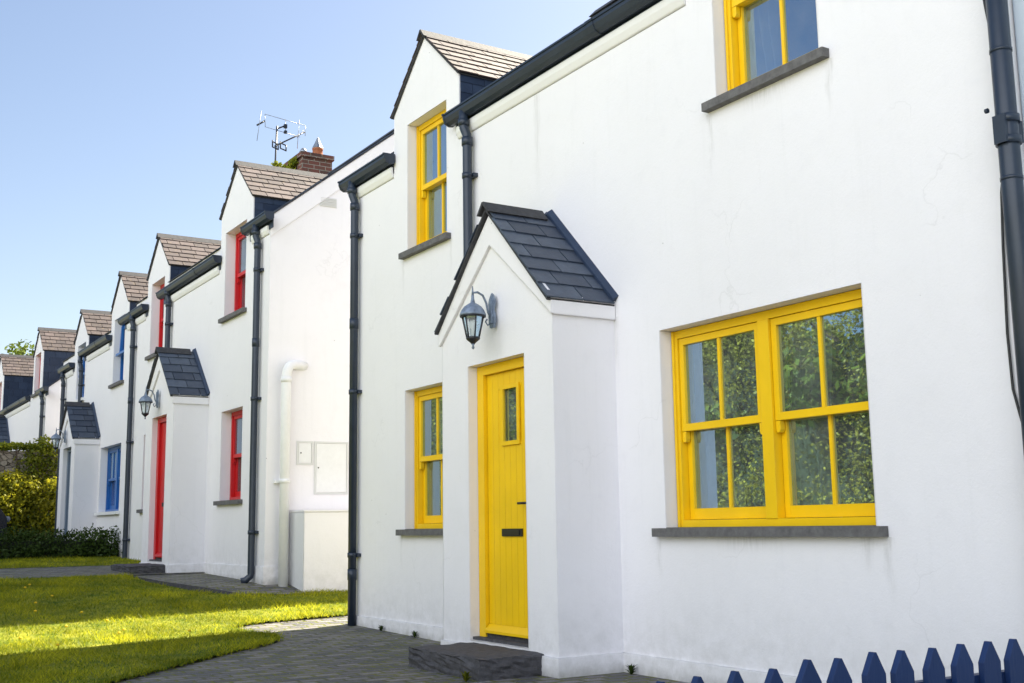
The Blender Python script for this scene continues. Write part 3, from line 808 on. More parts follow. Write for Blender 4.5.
def course(root, ya, yb, ze):
    m = MB(); m.prism([(-.001, ze - .225), (-.014, ze - .215), (-.034, ze - .17), (-.034, ze - .12), (-.001, ze - .12)], 'y', ya, yb); return m.build('eaves_course', CREAM, root)

# ================================================================== house one, yellow
H1 = thing('cottage', (0, 6.8, 0), 'white cottage with yellow door and yellow windows, largest and nearest in the row', 'house')
E1 = 4.40
holes1 = [(3.99, 5.63, .875, 2.14), (8.46, 9.23, .885, 2.14), (8.43, 9.18, 3.37, 4.61), (4.18, 5.01, 3.43, 4.72)]
D1 = [(8.83, .63, 4.80, 5.37), (4.60, .65, 4.80, 5.39)]
shell(H1, 3.05, 10.32, 0, E1, holes1, D1, wallmat=WALL1, porch_span=(6.09, 7.61))
for i, (hl, c) in enumerate(zip(holes1, ('mid', 'far', 'far', 'far'))):
    window(H1, hl, 0, YEL, pairs=2 if i == 0 else 1, curt=c)
for d in D1: dormer(H1, d[0], d[1], E1, d[2], d[3], SLOPE, E1)
gutter(H1, 5.22, 8.26, E1 - .01); gutter(H1, 9.43, 10.48, E1 - .01); gutter(H1, 3.0, 3.98, E1 - .01)
course(H1, 5.25, 8.2, E1); course(H1, 9.46, 10.32, E1)
downpipe(H1, 7.98, E1, 0.0); downpipe(H1, 10.24, E1, -0.08, shoe=False)
porch(H1, 6.85, .75, -.5, 0.0, 2.41, 3.17, (6.45, 7.21, .15, 2.075), YEL, zface=.86)
rough_step(H1, -.97, -.42, 6.27, 7.24, -.1, .135)

# thick right-hand soil pipe with boxes
m = MB(); yp, xp = 3.03, -.085
m.tube([(xp, yp, 4.6), (xp, yp, 0.0)], .047, 20)
for z in (3.02, 2.42, 1.0): m.tube([(xp, yp, z - .004), (xp, yp, z + .012)], .0495, 20)
sp = m.build('soil_pipe', NAVY, H1)
m = MB()
for z in (2.58, 2.68): m.tube([(xp, yp, z), (xp, yp, z + .035)], .056, 20)
m.box(xp - .062, xp - .04, yp - .03, yp + .03, 2.58, 2.71); m.box(xp + .04, -.001, yp - .02, yp + .02, 2.6, 2.7)
m.tube([(xp - .05, yp + .055, 2.75), (xp - .05, yp + .068, 2.75)], .012, 8)
m.build('pipe_bracket', NAVY, sp)
m = MB(); m.tube([(-.012, 3.22, 4.6), (-.012, 3.17, 3.7), (-.014, 3.14, 3.32), (-.014, 3.12, 3.15), (-.014, 3.09, 2.95), (-.014, 3.10, 2.6), (-.014, 3.135, 2.4), (-.014, 3.15, 2.15), (-.014, 3.165, 1.75), (-.014, 3.16, 1.5), (-.012, 3.13, 1.35), (-.012, 3.05, 1.2)], .0065, 6)
m.build('loose_cable', BLACK, H1)

# ================================================================== the neighbour at the right edge
H0 = thing('neighbour_cottage', (.05, 0, 0), 'sliver of pale cottage wall, coloured blue for shade, behind the thick dark pipe at right edge', 'house')
shell(H0, -4.4, 3.04, 0, E1, [], [], wallmat=WALL_BLUE_SHADE, X=.05, depth=6.0)

# ================================================================== house two, red
Z2, E2 = .335, 4.62
H2 = thing('cottage', (0, 16, Z2), 'white cottage with red door and red windows, second in the row', 'house')
holes2 = [(13.66, 14.48, Z2 + .93, Z2 + 2.09), (17.70, 18.34, Z2 + .90, Z2 + 2.08), (13.66, 14.48, 3.61, 4.78), (17.42, 18.17, 3.60, 4.78)]
D2 = [(14.05, .63, 5.05, 5.62), (17.78, .62, 4.93, 5.50)]
shell(H2, 12.80, 19.10, Z2, E2, holes2, D2, plinth=.18, porch_span=(15.04, 16.42))
for i, hl in enumerate(holes2): window(H2, hl, 0, RED, curt='far' if i != 1 else 'near', detail=False, d=.13 if i != 1 else .16)
for d in D2: dormer(H2, d[0], d[1], E2, d[2], d[3], SLOPE, E2)
gutter(H2, 12.66, 13.52, E2 - .0); gutter(H2, 14.62, 17.42, E2 - .12); gutter(H2, 18.3, 19.09, E2 - .14)
course(H2, 12.82, 13.4, E2 + .0); course(H2, 14.70, 17.1, E2 - .12); course(H2, 18.45, 19.09, E2 - .14)
downpipe(H2, 13.08, E2, Z2); downpipe(H2, 16.95, E2 - .05, Z2 + .05); downpipe(H2, 19.04, E2 - .1, Z2 + .1)
porch(H2, 15.73, .69, -.46, Z2 + .05, 2.70, 3.37, (15.36, 16.08, Z2 + .2, Z2 + 2.13), RED, glass=False)
rough_step(H2, -.93, -.42, 15.12, 16.1, Z2 - .05, Z2 + .17)
# services on the gable
Yg = 12.80
m = MB(); xf, yf = .19, Yg - .105
m.tube([(xf, yf, Z2 - .2), (xf, yf, 2.70), (xf + .01, yf, 2.76), (xf + .04, yf + .01, 2.81), (xf + .09, yf + .03, 2.835), (xf + .17, yf + .07, 2.84), (xf + .27, Yg + .02, 2.84)], .055, 18)
m.tube([(xf, yf, 2.62), (xf, yf, 2.68)], .062, 18); m.tube([(xf, yf, 1.45), (xf, yf, 1.5)], .061, 18)
m.box(xf - .1, xf + .1, yf + .04, Yg - .001, 1.455, 1.485)
m.build('flue_pipe', WHITEP, H2)
for (x0, x1, z0, z1) in ((.37, .575, 1.67, 1.95), (.59, 1.02, 1.33, 1.95), (1.04, 1.4, 1.62, 1.95)):
    m = MB(); t = .022
    m.box(x0, x1, Yg - .010, Yg - .001, z0, z0 + t); m.box(x0, x1, Yg - .010, Yg - .001, z1 - t, z1); m.box(x0, x0 + t, Yg - .010, Yg - .001, z0 + t, z1 - t); m.box(x1 - t, x1, Yg - .010, Yg - .001, z0 + t, z1 - t)
    mc = m.build('meter_cupboard', MDF, H2)
    m = MB(); m.box(x0 + t + .004, x1 - t - .004, Yg - .007, Yg - .0005, z0 + t + .004, z1 - t - .004); m.build('cupboard_door', WHITEP, mc)
    m = MB(); m.tube([(x0 + .05, Yg - .007, (z0 + z1) / 2), (x0 + .05, Yg - .016, (z0 + z1) / 2)], .008, 8); m.build('lock', BLACK, mc)
m = MB(); vx0, vx1, vz0, vz1 = .62, .84, 4.82, 4.94
framebox(m, 0, .01, 0, .2, 0, .1, .01)
m = MB(); m.box(vx0, vx1, Yg - .006, Yg - .001, vz0, vz1)
for k in range(6): m.box(vx0 + .01, vx1 - .01, Yg - .016, Yg - .006, vz0 + .008 + k * .019, vz0 + .015 + k * .019)
m.build('air_vent', MDF, H2)
# smooth band along the sloping verge of the gable
m = MB(); t = .012
m.hull8([(0.0, Yg - t, E2 - .26), (3.0, Yg - t, E2 - .26 + 2.4), (3.0, Yg - .001, E2 - .26 + 2.4), (0.0, Yg - .001, E2 - .26), (0.0, Yg - t, E2 - .005), (3.0, Yg - t, E2 - .005 + 2.4), (3.0, Yg - .001, E2 - .005 + 2.4), (0.0, Yg - .001, E2 - .005)])
m.build('verge_band', WALL, H2)

# ================================================================== house three, blue
Z3, E3 = .60, 4.43
H3 = thing('cottage', (0, 22.5, Z3), 'white cottage with blue window frames behind the clipped hedge, third in the row', 'house')
holes3 = [(19.80, 21.30, 1.24, 2.40), (19.85, 20.62, 3.42, 4.60), (22.95, 23.7, 3.44, 4.56)]
D3 = [(20.24, .62, 4.80, 5.38), (23.36, .62, 4.69, 5.23)]
shell(H3, 19.12, 25.1, Z3, E3, holes3, D3, porch_span=(21.41, 22.75))
for i, hl in enumerate(holes3): window(H3, hl, 0, BLU, pairs=2 if i == 0 else 1, curt='far', detail=False, d=.12, sill=SILL if i == 1 else WHITEP, open_top=(i > 0))
# the dormer sashes stand open: pivoted lights tilted out of the opening
for hl in holes3[1:]:
    m = MB(); a, b, z0, z1 = hl; zc = (z0 + z1) / 2; 
    for (ya_, yb_) in ((a + .06, a + .11), (b - .11, b - .06)):
        m.hull8([(.08, ya_, zc - .04), (.12, ya_, zc - .04), (.12, yb_, zc - .04), (.08, yb_, zc - .04), (.10, ya_, z1 - .12), (.14, ya_, z1 - .12), (.14, yb_, z1 - .12), (.10, yb_, z1 - .12)])
    m.box(.02, .10, a + .06, b - .06, zc - .06, zc - .02)
    m.build('tilted_sash', BLU, H3)
for d in D3: dormer(H3, d[0], d[1], E3, d[2], d[3], SLOPE, E3)
gutter(H3, 19.11, 19.85, E3 + .05); gutter(H3, 20.75, 23.05, E3 - .08); gutter(H3, 23.9, 25.05, E3 - .17)
course(H3, 19.14, 19.6, E3 + .05); course(H3, 20.9, 22.7, E3 - .08); course(H3, 24.0, 25.05, E3 - .17)
downpipe(H3, 23.0, E3 - .1, Z3); downpipe(H3, 24.7, E3 - .2, Z3)
porch(H3, 22.08, .67, -.42, Z3, 2.60, 3.25, (21.72, 22.44, Z3 + .2, Z3 + 1.85), GREYD, glass=False)
# brick chimney on the party wall
m = MB(); m.box(2.76, 3.34, 18.9, 19.7, 6.6, 7.55); m.box(2.73, 3.37, 18.87, 19.73, 7.55, 7.64); m.build('chimney', BRICK, H3)
m = MB(); m.box(2.80, 3.32, 19.1, 19.76, 7.68, 7.70); 
m.lathe((3.12, 19.06, 7.635), [(.11, 0), (.10, .03), (.09, .13), (.10, .135), (.10, .16)], 18); m.build('chimney_pot', TERRA, H3)
m = MB(); m.lathe((3.12, 19.06, 7.795), [(.10, 0), (.105, .01), (.06, .10), (.02, .20), (.008, .22)], 12, False); m.build('chimney_cowl', STEEL, H3)
m = MB(); m.lathe((2.88, 19.15, 7.635), [(.075, 0), (.07, .08), (.075, .09), (.045, .14), (.01, .17)], 14); m.build('chimney_cowl', STEEL, H3)

# ================================================================== house four, red dormer window, lower eaves
Z4, E4 = .85, 4.08
H4 = thing('cottage', (0, 31, Z4), 'white cottage with tall dark dormer sides behind the stone wall, fourth in the row', 'house')
holes4 = [(27.80, 28.52, 4.06, 5.02), (33.6, 34.4, 4.1, 5.0)]
D4 = [(28.08, .60, 5.04, 5.60), (33.9, .62, 5.16, 5.76)]
shell(H4, 26.9, 40, Z4, E4, holes4, D4, slate=CHEEK, porch_span=(31.6, 33.3))
window(H4, holes4[0], 0, RED, curt=None, detail=False); window(H4, holes4[1], 0, RED, curt=None, detail=False)
for d in D4: dormer(H4, d[0], d[1], E4, d[2], d[3], SLOPE, E4)
gutter(H4, 26.6, 27.6, E4); gutter(H4, 28.9, 33.6, E4 + .02)
course(H4, 26.92, 27.5, E4); course(H4, 28.9, 33.5, E4 + .02)
downpipe(H4, 27.0, E4, Z4)
porch(H4, 32.45, .80, -.5, Z4, 3.2, 3.95, (32.0, 32.8, Z4 + .1, Z4 + 2.0), RED, glass=False)

# ================================================================== wall lanterns
def lantern(loc, label, s=1.0):
    root = thing('wall_lantern', loc, label, 'wall lamp', 'carriage lanterns over the porch doors')
    x, y, z = loc               # loc: wall fixing point
    m = MB(); ln = Vector((x - .175 * s, y, z - .12 * s))
    m.lathe((0, 0, 0), [(.001, 0)], 3) if False else None
    pl = [(y - .028 * s, z - .13 * s), (y + .028 * s, z - .13 * s), (y + .042 * s, z - .06 * s), (y + .022 * s, z), (y + .042 * s, z + .06 * s), (y + .02 * s, z + .11 * s), (y, z + .13 * s), (y - .02 * s, z + .11 * s), (y - .042 * s, z + .06 * s), (y - .022 * s, z), (y - .042 * s, z - .06 * s)]
    m.prism(pl, 'x', x - .016 * s, x - .001)
    m.prism([(a * .6 + y * .4, b * .75 + z * .25) for a, b in pl], 'x', x - .03 * s, x - .016 * s)
    # swan arm with a scroll
    arm = [(x - .02 * s, y, z - .06 * s), (x - .045 * s, y, z - .02 * s), (x - .06 * s, y, z + .05 * s), (x - .09 * s, y, z + .105 * s), (x - .135 * s, y, z + .125 * s), (x - .175 * s, y, z + .115 * s), (x - .176 * s, y, z + .08 * s)]
    m.tube(arm, .0085 * s, 8)
    m.tube([(x - .02 * s, y, z - .09 * s), (x - .05 * s, y, z - .115 * s), (x - .068 * s, y, z - .09 * s), (x - .055 * s, y, z - .07 * s)], .006 * s, 8)
    m.tube([(x - .175 * s, y, z + .10 * s), (x - .175 * s, y, z + .165 * s)], [.010 * s, .003 * s], 8)
    m.build('bracket', LAMPM, root)
    cx = x - .175 * s
    h = MB(); h.lathe((cx, y, z), [(.092 * s, -.055 * s), (.098 * s, -.05 * s), (.094 * s, -.04 * s), (.084 * s, -.015 * s), (.064 * s, .012 * s), (.038 * s, .03 * s), (.018 * s, .042 * s), (.012 * s, .07 * s), (.010 * s, .10 * s)], 6 if s < 0 else 18, True)
    h.build('cap', LAMPM, root)
    f = MB(); n = 6
    for k in range(n):
        a = 2 * PI * k / n + .3
        f.tube([(cx + .080 * s * math.cos(a), y + .080 * s * math.sin(a), z - .055 * s), (cx + .046 * s * math.cos(a), y + .046 * s * math.sin(a), z - .215 * s)], .006 * s, 6)
    f.lathe((cx, y, z), [(.093 * s, -.066 * s), (.097 * s, -.060 * s), (.093 * s, -.054 * s)], 18)
    f.lathe((cx, y, z), [(.012 * s, -.262 * s), (.024 * s, -.25 * s), (.046 * s, -.232 * s), (.052 * s, -.222 * s), (.050 * s, -.212 * s)], 12)
    f.build('frame', LAMPD, root)
    f = MB(); f.lathe((cx, y, z), [(.004 * s, -.30 * s), (.012 * s, -.29 * s), (.006 * s, -.275 * s), (.014 * s, -.262 * s)], 10); f.build('finial', LAMPM, root)
    g = MB()
    for k in range(n):
        a, b = 2 * PI * k / n + .3, 2 * PI * (k + 1) / n + .3
        g.face([(cx + .076 * s * math.cos(a), y + .076 * s * math.sin(a), z - .06 * s), (cx + .076 * s * math.cos(b), y + .076 * s * math.sin(b), z - .06 * s), (cx + .044 * s * math.cos(b), y + .044 * s * math.sin(b), z - .212 * s), (cx + .044 * s * math.cos(a), y + .044 * s * math.sin(a), z - .212 * s)])
    g.build('glass', LGLASS, root)
    b = MB(); b.lathe((cx, y, z), [(.013 * s, -.21 * s), (.013 * s, -.15 * s), (.02 * s, -.14 * s), (.026 * s, -.115 * s), (.02 * s, -.09 * s), (.006 * s, -.08 * s)], 12); b.build('bulb', SIGNW, root)
    return root
lantern((-.523, 6.80, 2.42), 'weathered lantern on the yellow-doored porch gable', .95)
lantern((-.483, 15.72, 2.70), 'black lantern on the porch gable above the red door', .95)
lantern((-.443, 22.15, 2.66), 'small black lantern on the porch behind the hedge', .95)

# ================================================================== white rendered enclosure in the gap
m = MB(); x0, x1, y0, y1, z0, z1 = .30, 1.75, 12.35, 12.78, .02, 1.13
root = thing('utility_enclosure', (x0, y0, .14), 'plain white rendered block standing on the grass against the gable', 'enclosure')
m.box(x0, x1, y0, y1, z0, z1 - .012); m.build('body', WALL, root)
m = MB(); m.box(x0 - .006, x0 - .0005, y0 + .001, y1 - .002, z0, z1 - .014); m.build('shade_face', WALL_GREY_SHADE, root)  # thin grey sheet standing in for shade on this side
m = MB(); m.box(x0 - .008, x1 + .008, y0 - .008, y1, z1 - .012, z1 + .012); m.build('capping', WALL, root)

# ================================================================== television aerial
AY = 19.4
root = thing('television_aerial', (2.44, AY, 7.1), 'dark television aerial on a mast beside the brick chimney', 'aerial')
m = MB(); m.tube([(2.42, AY, 6.6), (2.44, AY, 7.5), (2.46, AY, 8.22)], .017, 8); m.build('mast', LAMPD, root)
m = MB(); m.tube([(2.46, AY, 8.17), (2.61, AY, 8.25)], .014, 8); m.tube([(2.42, AY, 7.83), (3.0, AY, 8.20)], .013, 8); m.tube([(2.08, AY, 8.17), (2.23, AY, 8.28)], .016, 8); m.build('boom', LAMPD, root)
m = MB()
for a, b in (((2.22, 8.40), (3.0, 8.32)), ((2.23, 8.16), (2.90, 8.08)), ((2.22, 8.40), (2.23, 8.16)), ((3.0, 8.32), (3.0, 8.12)), ((2.15, 8.45), (2.08, 7.87)), ((2.61, 8.37), (2.62, 8.12)), ((2.88, 8.41), (2.85, 7.85)), ((2.62, 8.26), (2.62, 8.14)), ((2.84, 8.05), (2.98, 8.24))):
    m.tube([(a[0], AY - .02, a[1]), (b[0], AY - .02, b[1])], .0055, 6)
m.build('element', STEEL, root)
m = MB()
for x in (2.37, 2.52):
    for z in (7.80, 7.90): m.tube([(x, AY - .03, z), (x + .11, AY - .03, z - .03)], .012, 6)
    m.tube([(x, AY - .03, 7.80), (x, AY - .03, 7.93)], .012, 6); m.tube([(x + .11, AY - .03, 7.76), (x + .11, AY - .03, 7.88)], .012, 6)
m.box(2.585, 2.64, AY - .05, AY, 8.2, 8.27); m.box(2.59, 2.64, AY - .05, AY, 8.1, 8.15)
m.build('clamp', LAMPD, root)

# ================================================================== picket fence
FY = 2.2
root = thing('picket_fence', (-1.8, FY, 0), 'dark blue wooden picket fence along the bottom right', 'fence')
xg = -2.83 - .121 * 4; k = 0; z0 = .02
while xg < -.1:
    x = xg + random.uniform(-.004, .004)
    h = .575 + random.uniform(-.010, .010); w = .037 + random.uniform(-.002, .002); t = random.uniform(-.008, .008)
    m = MB(); m.prism([(x - w, z0), (x + w, z0), (x + w + t, z0 + h - .080), (x + t + .004, z0 + h - .022), (x + t - .004, z0 + h - .022), (x - w + t, z0 + h - .080)], 'y', FY, FY + .02)
    m.build('picket', FENCEB, root); xg += .1212
m = MB(); m.box(-3.4, -.03, FY + .021, FY + .055, .42, .485); m.build('rail', FENCEB, root)
m = MB(); m.box(-3.4, -.03, FY + .021, FY + .055, .12, .185); m.build('rail', FENCEB, root)
for xx in (-3.42, -.06):
    m = MB(); m.box(xx - .04, xx + .04, FY + .056, FY + .13, -.1, .52); m.build('post', FENCEB, root)

# ================================================================== hedge, bush, ivy, stone wall
root = thing('clipped_hedge', (-3, 20.1, .5), 'low dark green clipped hedge running across before the blue-windowed cottage', 'hedge')
bl = []
x = -6.5
while x < .02:
    r = random.uniform(.30, .38); bl.append((x, 19.85 + random.uniform(-.08, .08), .74 + random.uniform(-.02, .03), .30, r, .26)); bl.append((x, 19.72 + random.uniform(-.1, .1), .60, .3, .3, .16)); x += .18
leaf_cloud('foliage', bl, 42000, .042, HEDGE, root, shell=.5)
m = MB(); m.box(-6.4, -.2, 19.68, 20.0, .45, .80); m.build('dark_core', mat_simple('hedge core', (.012, .018, .008), .95), root)  # solid dark box filling the inside of the leaves

root = thing('shrub', (-.75, 26.0, .75), 'sunlit yellow-green shrub growing before the stone wall', 'shrub')
bl = [(-.75, 26.0, 1.35, .55, .5, .55), (-.45, 25.95, 1.75, .35, .35, .40), (-1.1, 26.0, 1.6, .45, .45, .45), (-1.6, 26.1, 1.4, .55, .45, .5), (-.75, 26.0, 1.95, .32, .32, .30), (-.2, 25.8, 1.3, .38, .35, .5), (.25, 25.75, 1.35, .4, .35, .55), (.1, 25.8, 1.8, .3, .3, .3), (.5, 25.7, 1.7, .3, .3, .5), (-2.2, 26.1, 1.3, .5, .4, .5)]
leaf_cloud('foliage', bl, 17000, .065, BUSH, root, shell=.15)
m = MB()
for k in range(9):
    a = random.uniform(-1.4, .4); m.tube([(-.8 + random.uniform(-.1, .1), 26, .7), (-.8 + a * .4, 26, 1.3), (-.8 + a, 26 + random.uniform(-.2, .2), 1.9)], [.03, .018, .006], 6)
m.build('stems', BARK, root)

root = thing('stone_boundary_wall', (-3, 26.7, .8), 'old rubble stone wall behind the sunlit shrub', 'wall')
import bmesh
m = MB(); n = 60; xs = np.linspace(-8, .9, n)
tops = [2.72 + .05 * math.sin(q * 3.1) + random.uniform(-.03, .03) for q in xs]
for k in range(n - 1):
    m.hull8([(xs[k], 26.6, .4), (xs[k + 1], 26.6, .4), (xs[k + 1], 26.98, .4), (xs[k], 26.98, .4), (xs[k], 26.6, tops[k]), (xs[k + 1], 26.6, tops[k + 1]), (xs[k + 1], 26.98, tops[k + 1]), (xs[k], 26.98, tops[k])])
m.build('masonry', RUBBLE, root)
root = thing('ivy', (-.5, 26.7, 2.7), 'bright yellow-green ivy tumbling over the stone wall top', 'climbing plant')
bl = [(q, 26.72, 2.76 + random.uniform(-.03, .05), .25, .3, random.uniform(.07, .13)) for q in np.arange(-4, .9, .2)]
bl += [(-.15, 26.55, 2.6, .3, .2, .3), (-.3, 26.5, 2.35, .35, .2, .3), (-.2, 26.5, 2.0, .3, .2, .3), (-.05, 26.5, 2.85, .16, .2, .18), (.2, 26.5, 2.6, .35, .2, .3), (.3, 26.5, 2.2, .35, .2, .4)]
leaf_cloud('foliage', bl, 8500, .06, IVY, root, shell=.2)
m = MB()
for q in (-.6, -.3, -.1): m.tube([(q, 26.58, .9), (q + .05, 26.57, 1.8), (q, 26.57, 2.7)], .014, 6)
m.build('stems', BARK, root)
# greenery on the chimney shoulder
root = thing('chimney_weed', (2.66, 19.3, 7.3), 'tuft of green weeds growing out of the chimney side', 'weed')
leaf_cloud('foliage', [(2.66, 19.4, 7.34, .14, .3, .14), (2.55, 19.45, 7.42, .1, .2, .1), (2.7, 19.2, 7.5, .07, .2, .1), (2.42, 19.3, 7.44, .09, .1, .07)], 1300, .05, IVY, root, shell=.1)

# ================================================================== trees
def tree(loc, hgt, rad, label, cat='tree', group=None, n=9000, mat=None, leaf=.16):
    root = thing('broadleaf_tree', loc, label, cat, group); x, y, z = loc
    m = MB(); m.tube([(x, y, z - .2), (x + .05, y, z + hgt * .25), (x - .05, y + .1, z + hgt * .5), (x, y, z + hgt * .8)], [rad * .10, rad * .075, rad * .05, rad * .02], 10)
    for k in range(8):
        a = random.uniform(0, 2 * PI); z0 = hgt * random.uniform(.25, .55); e = rad * random.uniform(.5, .85)
        m.tube([(x, y, z + z0), (x + e * .5 * math.cos(a), y + e * .5 * math.sin(a), z + z0 + hgt * .12), (x + e * math.cos(a), y + e * math.sin(a), z + z0 + hgt * .22)], [rad * .04, rad * .025, rad * .008], 7)
    m.build('trunk', BARK, root)
    bl = []
    for k in range(17):
        a = random.uniform(0, 2 * PI); t = random.uniform(.22, .9); e = rad * random.uniform(.1, .72) * math.sin(PI * min(1, t + .1)) ** .5
        r = rad * random.uniform(.24, .42); bl.append((x + e * math.cos(a), y + e * math.sin(a), z + hgt * t, r, r, r * .8))
    leaf_cloud('crown', bl, n, leaf, mat or TREEL, root, shell=.35)
    return root
tree((2.4, 47, 1.0), 7.3, 2.3, 'leafy treetop rising beyond the last roofs', n=9000)
lab = ['tall tree on the left across the road', 'second tree from the left across the road', 'third tree from the left across the road', 'middle tree across the road', 'fifth tree across the road', 'sixth tree across the road', 'furthest but one tree across the road', 'furthest tree across the road']
for k in range(8):
    tree((-14.6 + random.uniform(-.8, .8), 7 + 4.3 * k, gz(7 + 4.3 * k)), 7.0 + random.uniform(-.8, 1.0), 3.1, 'broadleaf tree standing across the road, ' + ['nearest the camera', 'second from the camera', 'third from the camera', 'fourth from the camera', 'fifth from the camera', 'sixth from the camera', 'seventh from the camera', 'furthest from the camera'][k], group='trees across the road', n=7000, leaf=.2)
root = thing('boundary_hedge', (-12.9, 20, 0), 'long high hedge bordering the far side of the road', 'hedge')
bl = []
for q in np.arange(5, 42, .75):
    for zz in (.8, 2.0, 3.2, 4.3):
        bl.append((-12.9 + random.uniform(-.35, .35), q + random.uniform(-.3, .3), zz + gz(q) + random.uniform(-.25, .25), .75, .75, .85))
leaf_cloud('foliage', bl, 170000, .075, HEDGEB, root, shell=.6)
m = MB(); m.box(-13.15, -12.75, 1.6, 44, 0, 4.5); m.build('dark_core', mat_simple('hedge inside', (.03, .045, .015), .95), root)  # dark solid backing behind the leaves

# ================================================================== parked car, only its nose shows
cr = thing('parked_car', (-3.38, 23.2, .50), 'dark parked car behind the hedge at the left edge', 'car')
cx, cy, cz = -3.38, 23.2, .50
m = MB(); side = [(-2.05, .28), (-2.1, .55), (-2.0, .75), (-1.45, .86), (-.75, 1.32), (.55, 1.38), (1.35, 1.02), (1.95, .9), (2.08, .7), (2.1, .3), (1.6, .2), (-1.6, .2)]
sec = [(-.84, .86), (-.6, 1.0), (.6, 1.0), (.84, .86)]
i0 = len(m.v)
for (yy, k) in sec:
    for (a, b) in side: m.v.append((cx + a * (.985 if abs(yy) > .7 else 1), cy + yy, cz + (b if b < .8 else .8 + (b - .8) * (.9 if abs(yy) > .7 else 1))))
nS = len(side)
for s_ in range(3):
    for q in range(nS):
        w = (q + 1) % nS; m.f.append((i0 + s_ * nS + q, i0 + s_ * nS + w, i0 + (s_ + 1) * nS + w, i0 + (s_ + 1) * nS + q)); m.r.append(.5); m.sm.append(True)
m.f.append(tuple(i0 + q for q in range(nS))); m.f.append(tuple(i0 + 3 * nS + q for q in range(nS))[::-1]); m.r += [.5, .5]; m.sm += [False, False]
m.build('body', CARP, cr)
m = MB(); m.face([(cx + .62, cy - .55, cz + 1.37), (cx + .62, cy + .55, cz + 1.37), (cx + 1.33, cy + .62, cz + 1.05), (cx + 1.33, cy - .62, cz + 1.05)])
m.build('windscreen', GLASS, cr)
m = MB(); m.face([(cx - .7, cy - .846, cz + 1.2), (cx + .5, cy - .846, cz + 1.24), (cx + 1.15, cy - .846, cz + .98), (cx - 1.2, cy - .846, cz + .92)]); m.build('side_window', GLASS, cr)
for a in (-1.3, 1.3):
    for b in (-.85, .68):
        m = MB(); m.tube([(cx + a, cy + b, cz + .31), (cx + a, cy + b + .17, cz + .31)], .31, 24); wl = m.build('wheel', TYRE, cr)
        m = MB(); m.tube([(cx + a, cy + b - .005, cz + .31), (cx + a, cy + b + .175, cz + .31)], .19, 20); m.build('rim', STEEL, wl)
for b in (-.62, .62):
    m = MB(); m.lathe((cx + 2.04, cy + b, cz + .68), [(.08, -.05), (.10, 0), (.08, .05)], 12); m.build('headlight', STEEL, cr)

# ================================================================== dandelions and weeds
pl = [(0, 0, 'x')]
spots = []
while len(spots) < 13:
    y = random.uniform(7.9, 13.5); x = random.uniform(-4.6 + .139 * y, -1.0)
    if x > -4.6 + .13 * y - .3 and inpoly(x, y, LAWN): spots.append((x, y))
for k, (x, y) in enumerate(spots):
    z = gz(y) + .02; h = random.uniform(.05, .09)
    root = thing('dandelion', (x, y, z), 'small yellow dandelion flower in the grass', 'flower', 'dandelions dotted over the lawn')
    m = MB(); m.tube([(x, y, z), (x + random.uniform(-.01, .01), y, z + h)], .0025, 5); m.build('stalk', GRASS, root)
    m = MB(); m.lathe((x, y, z + h), [(.006, -.004), (.012, .0), (.015, .004), (.010, .009), (.003, .013)], 9); m.build('flower', DAND, root)
def weed(x, y, z, s, label, n=70, mat=HEDGE):
    n = n // 2
    root = thing('weed_tuft', (x, y, z), label, 'weed')
    n = n; a = rng.uniform(0, 2 * PI, n); e = rng.uniform(.2, 1, n) * s; hh = rng.uniform(.3, 1, n) * s
    V = np.empty((n, 4, 3)); cx_ = x + e * np.cos(a) * .8; cy_ = y + e * np.sin(a) * .8
    w = s * .10
    V[:, 0] = np.stack([np.full(n, x), np.full(n, y), np.full(n, z)], 1)
    V[:, 1] = np.stack([(x + cx_) / 2 - w * np.sin(a), (y + cy_) / 2 + w * np.cos(a), z + hh * .8], 1)
    V[:, 2] = np.stack([cx_, cy_, z + hh], 1)
    V[:, 3] = np.stack([(x + cx_) / 2 + w * np.sin(a), (y + cy_) / 2 - w * np.cos(a), z + hh * .8], 1)
    tri_cloud('leaves', V, mat, rng.uniform(0, 1, n), root, 4, (0, 0, 0))
weed(-1.06, 6.28, 0, .075, 'small bright green weed at the near corner of the stone doorstep', 45, BUSH)
weed(-.06, 5.95, 0, .07, 'thin weed at the wall foot right of the yellow-doored porch', 40)
weed(-.05, 9.6, .02, .06, 'tiny weed at the wall foot between the downpipe and the small window')
weed(-.05, 8.95, .01, .06, 'tiny weed at the wall foot below the small ground floor window')
weed(-.06, 7.95, .0, .05, 'tiny weed beside the far side of the yellow-doored porch')
weed(.29, 12.30, .16, .08, 'small dark weed at the foot of the white rendered block')
weed(-1.9, 19.45, .53, .14, 'yellow-green weed at the foot of the hedge', 70, BUSH)
weed(-2.25, 19.5, .53, .10, 'low yellow-green weed left along the hedge foot', 60, BUSH)

# ================================================================== sky, sun, camera
SKY_S, FILL_S = .185, 2.45
EL, BEAR = math.radians(45), math.radians(75)      # bearing measured from +Y towards +X
w = bpy.data.worlds.new('World'); sc.world = w; w.use_nodes = True
nt = w.node_tree; nt.nodes.clear()
sky = nt.nodes.new('ShaderNodeTexSky'); sky.sky_type = 'NISHITA'; sky.sun_disc = False
sky.sun_elevation = EL; sky.sun_rotation = BEAR; sky.air_density = 1.0; sky.dust_density = 1.6; sky.ozone_density = 1.0
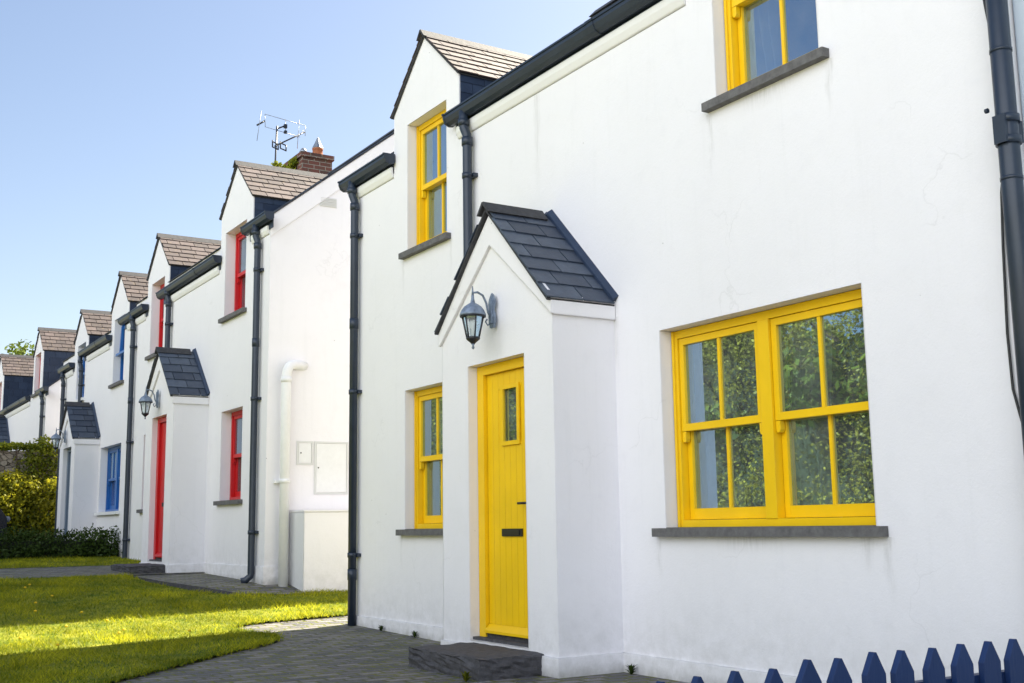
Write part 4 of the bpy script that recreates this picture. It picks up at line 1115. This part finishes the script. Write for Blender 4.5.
# added fill glow behind the camera, unseen, brightening the shaded facades
tc = nt.nodes.new('ShaderNodeTexCoord')
dp = nt.nodes.new('ShaderNodeVectorMath'); dp.operation = 'DOT_PRODUCT'; dp.inputs[1].default_value = Vector((-.88, -.30, .12)).normalized()
nt.links.new(tc.outputs['Generated'], dp.inputs[0])
cn = nt.nodes.new('ShaderNodeTexNoise'); cn.inputs['Scale'].default_value = 2.2; cn.inputs['Detail'].default_value = 5
nt.links.new(tc.outputs['Generated'], cn.inputs['Vector'])
ad = math_(nt, 'ADD', dp.outputs['Value'], math_(nt, 'MULTIPLY', math_(nt, 'SUBTRACT', cn.outputs['Fac'], .5), .25))
mr = nt.nodes.new('ShaderNodeMapRange'); mr.interpolation_type = 'SMOOTHSTEP'; mr.inputs[1].default_value = .50; mr.inputs[2].default_value = .85
nt.links.new(ad, mr.inputs[0])
bg = nt.nodes.new('ShaderNodeBackground'); bg.inputs['Strength'].default_value = SKY_S; nt.links.new(sky.outputs[0], bg.inputs[0])
bc = nt.nodes.new('ShaderNodeBackground'); bc.inputs['Color'].default_value = (.965, .985, 1, 1)
nt.links.new(math_(nt, 'MULTIPLY', mr.outputs[0], FILL_S), bc.inputs['Strength'])
ah = nt.nodes.new('ShaderNodeAddShader'); nt.links.new(bg.outputs[0], ah.inputs[0]); nt.links.new(bc.outputs[0], ah.inputs[1])
# pale haze thickening towards the horizon
sz = nt.nodes.new('ShaderNodeSeparateXYZ'); nt.links.new(tc.outputs['Generated'], sz.inputs[0])
hz = math_(nt, 'POWER', math_(nt, 'SUBTRACT', 1.0, math_(nt, 'ABSOLUTE', sz.outputs[2]), True), 4.0)
bh = nt.nodes.new('ShaderNodeBackground'); bh.inputs['Color'].default_value = (1, .86, .78, 1); nt.links.new(math_(nt, 'MULTIPLY', hz, .22), bh.inputs['Strength'])
a2 = nt.nodes.new('ShaderNodeAddShader'); nt.links.new(ah.outputs[0], a2.inputs[0]); nt.links.new(bh.outputs[0], a2.inputs[1])
o = nt.nodes.new('ShaderNodeOutputWorld'); nt.links.new(a2.outputs[0], o.inputs[0])
sd = bpy.data.lights.new('sun', 'SUN'); sd.energy = 20.0; sd.angle = math.radians(.5); sd.color = (1, .92, .76)
so = bpy.data.objects.new('sun', sd); COL.objects.link(so)
dirv = Vector((math.sin(BEAR) * math.cos(EL), math.cos(BEAR) * math.cos(EL), math.sin(EL)))
so.rotation_euler = dirv.to_track_quat('Z', 'Y').to_euler(); so.location = (20, 10, 20)

cd = bpy.data.cameras.new('camera'); cam = bpy.data.objects.new('camera', cd); COL.objects.link(cam)
yaw, pit, rol, fpx = 0.556113444, 0.158675691, -0.0146291734, 1152.4687
cy_, sy_ = math.cos(yaw), math.sin(yaw); cp, sp_ = math.cos(pit), math.sin(pit)
F = Vector((sy_ * cp, cy_ * cp, sp_)); Rr = Vector((cy_, -sy_, 0)); U = Rr.cross(F)
R2 = Rr * math.cos(rol) + U * math.sin(rol); U2 = -Rr * math.sin(rol) + U * math.cos(rol)
mt = Matrix((R2, U2, -F)).transposed().to_4x4(); mt.translation = Vector((-4.6, 0, .93))
cam.matrix_world = mt
cd.sensor_width = 36; cd.lens = fpx * 36 / 1024; cd.clip_end = 2000; cd.clip_start = .05
sc.camera = cam
sc.view_settings.view_transform = 'Standard'; sc.view_settings.look = 'None'; sc.view_settings.exposure = 0; sc.view_settings.gamma = 1
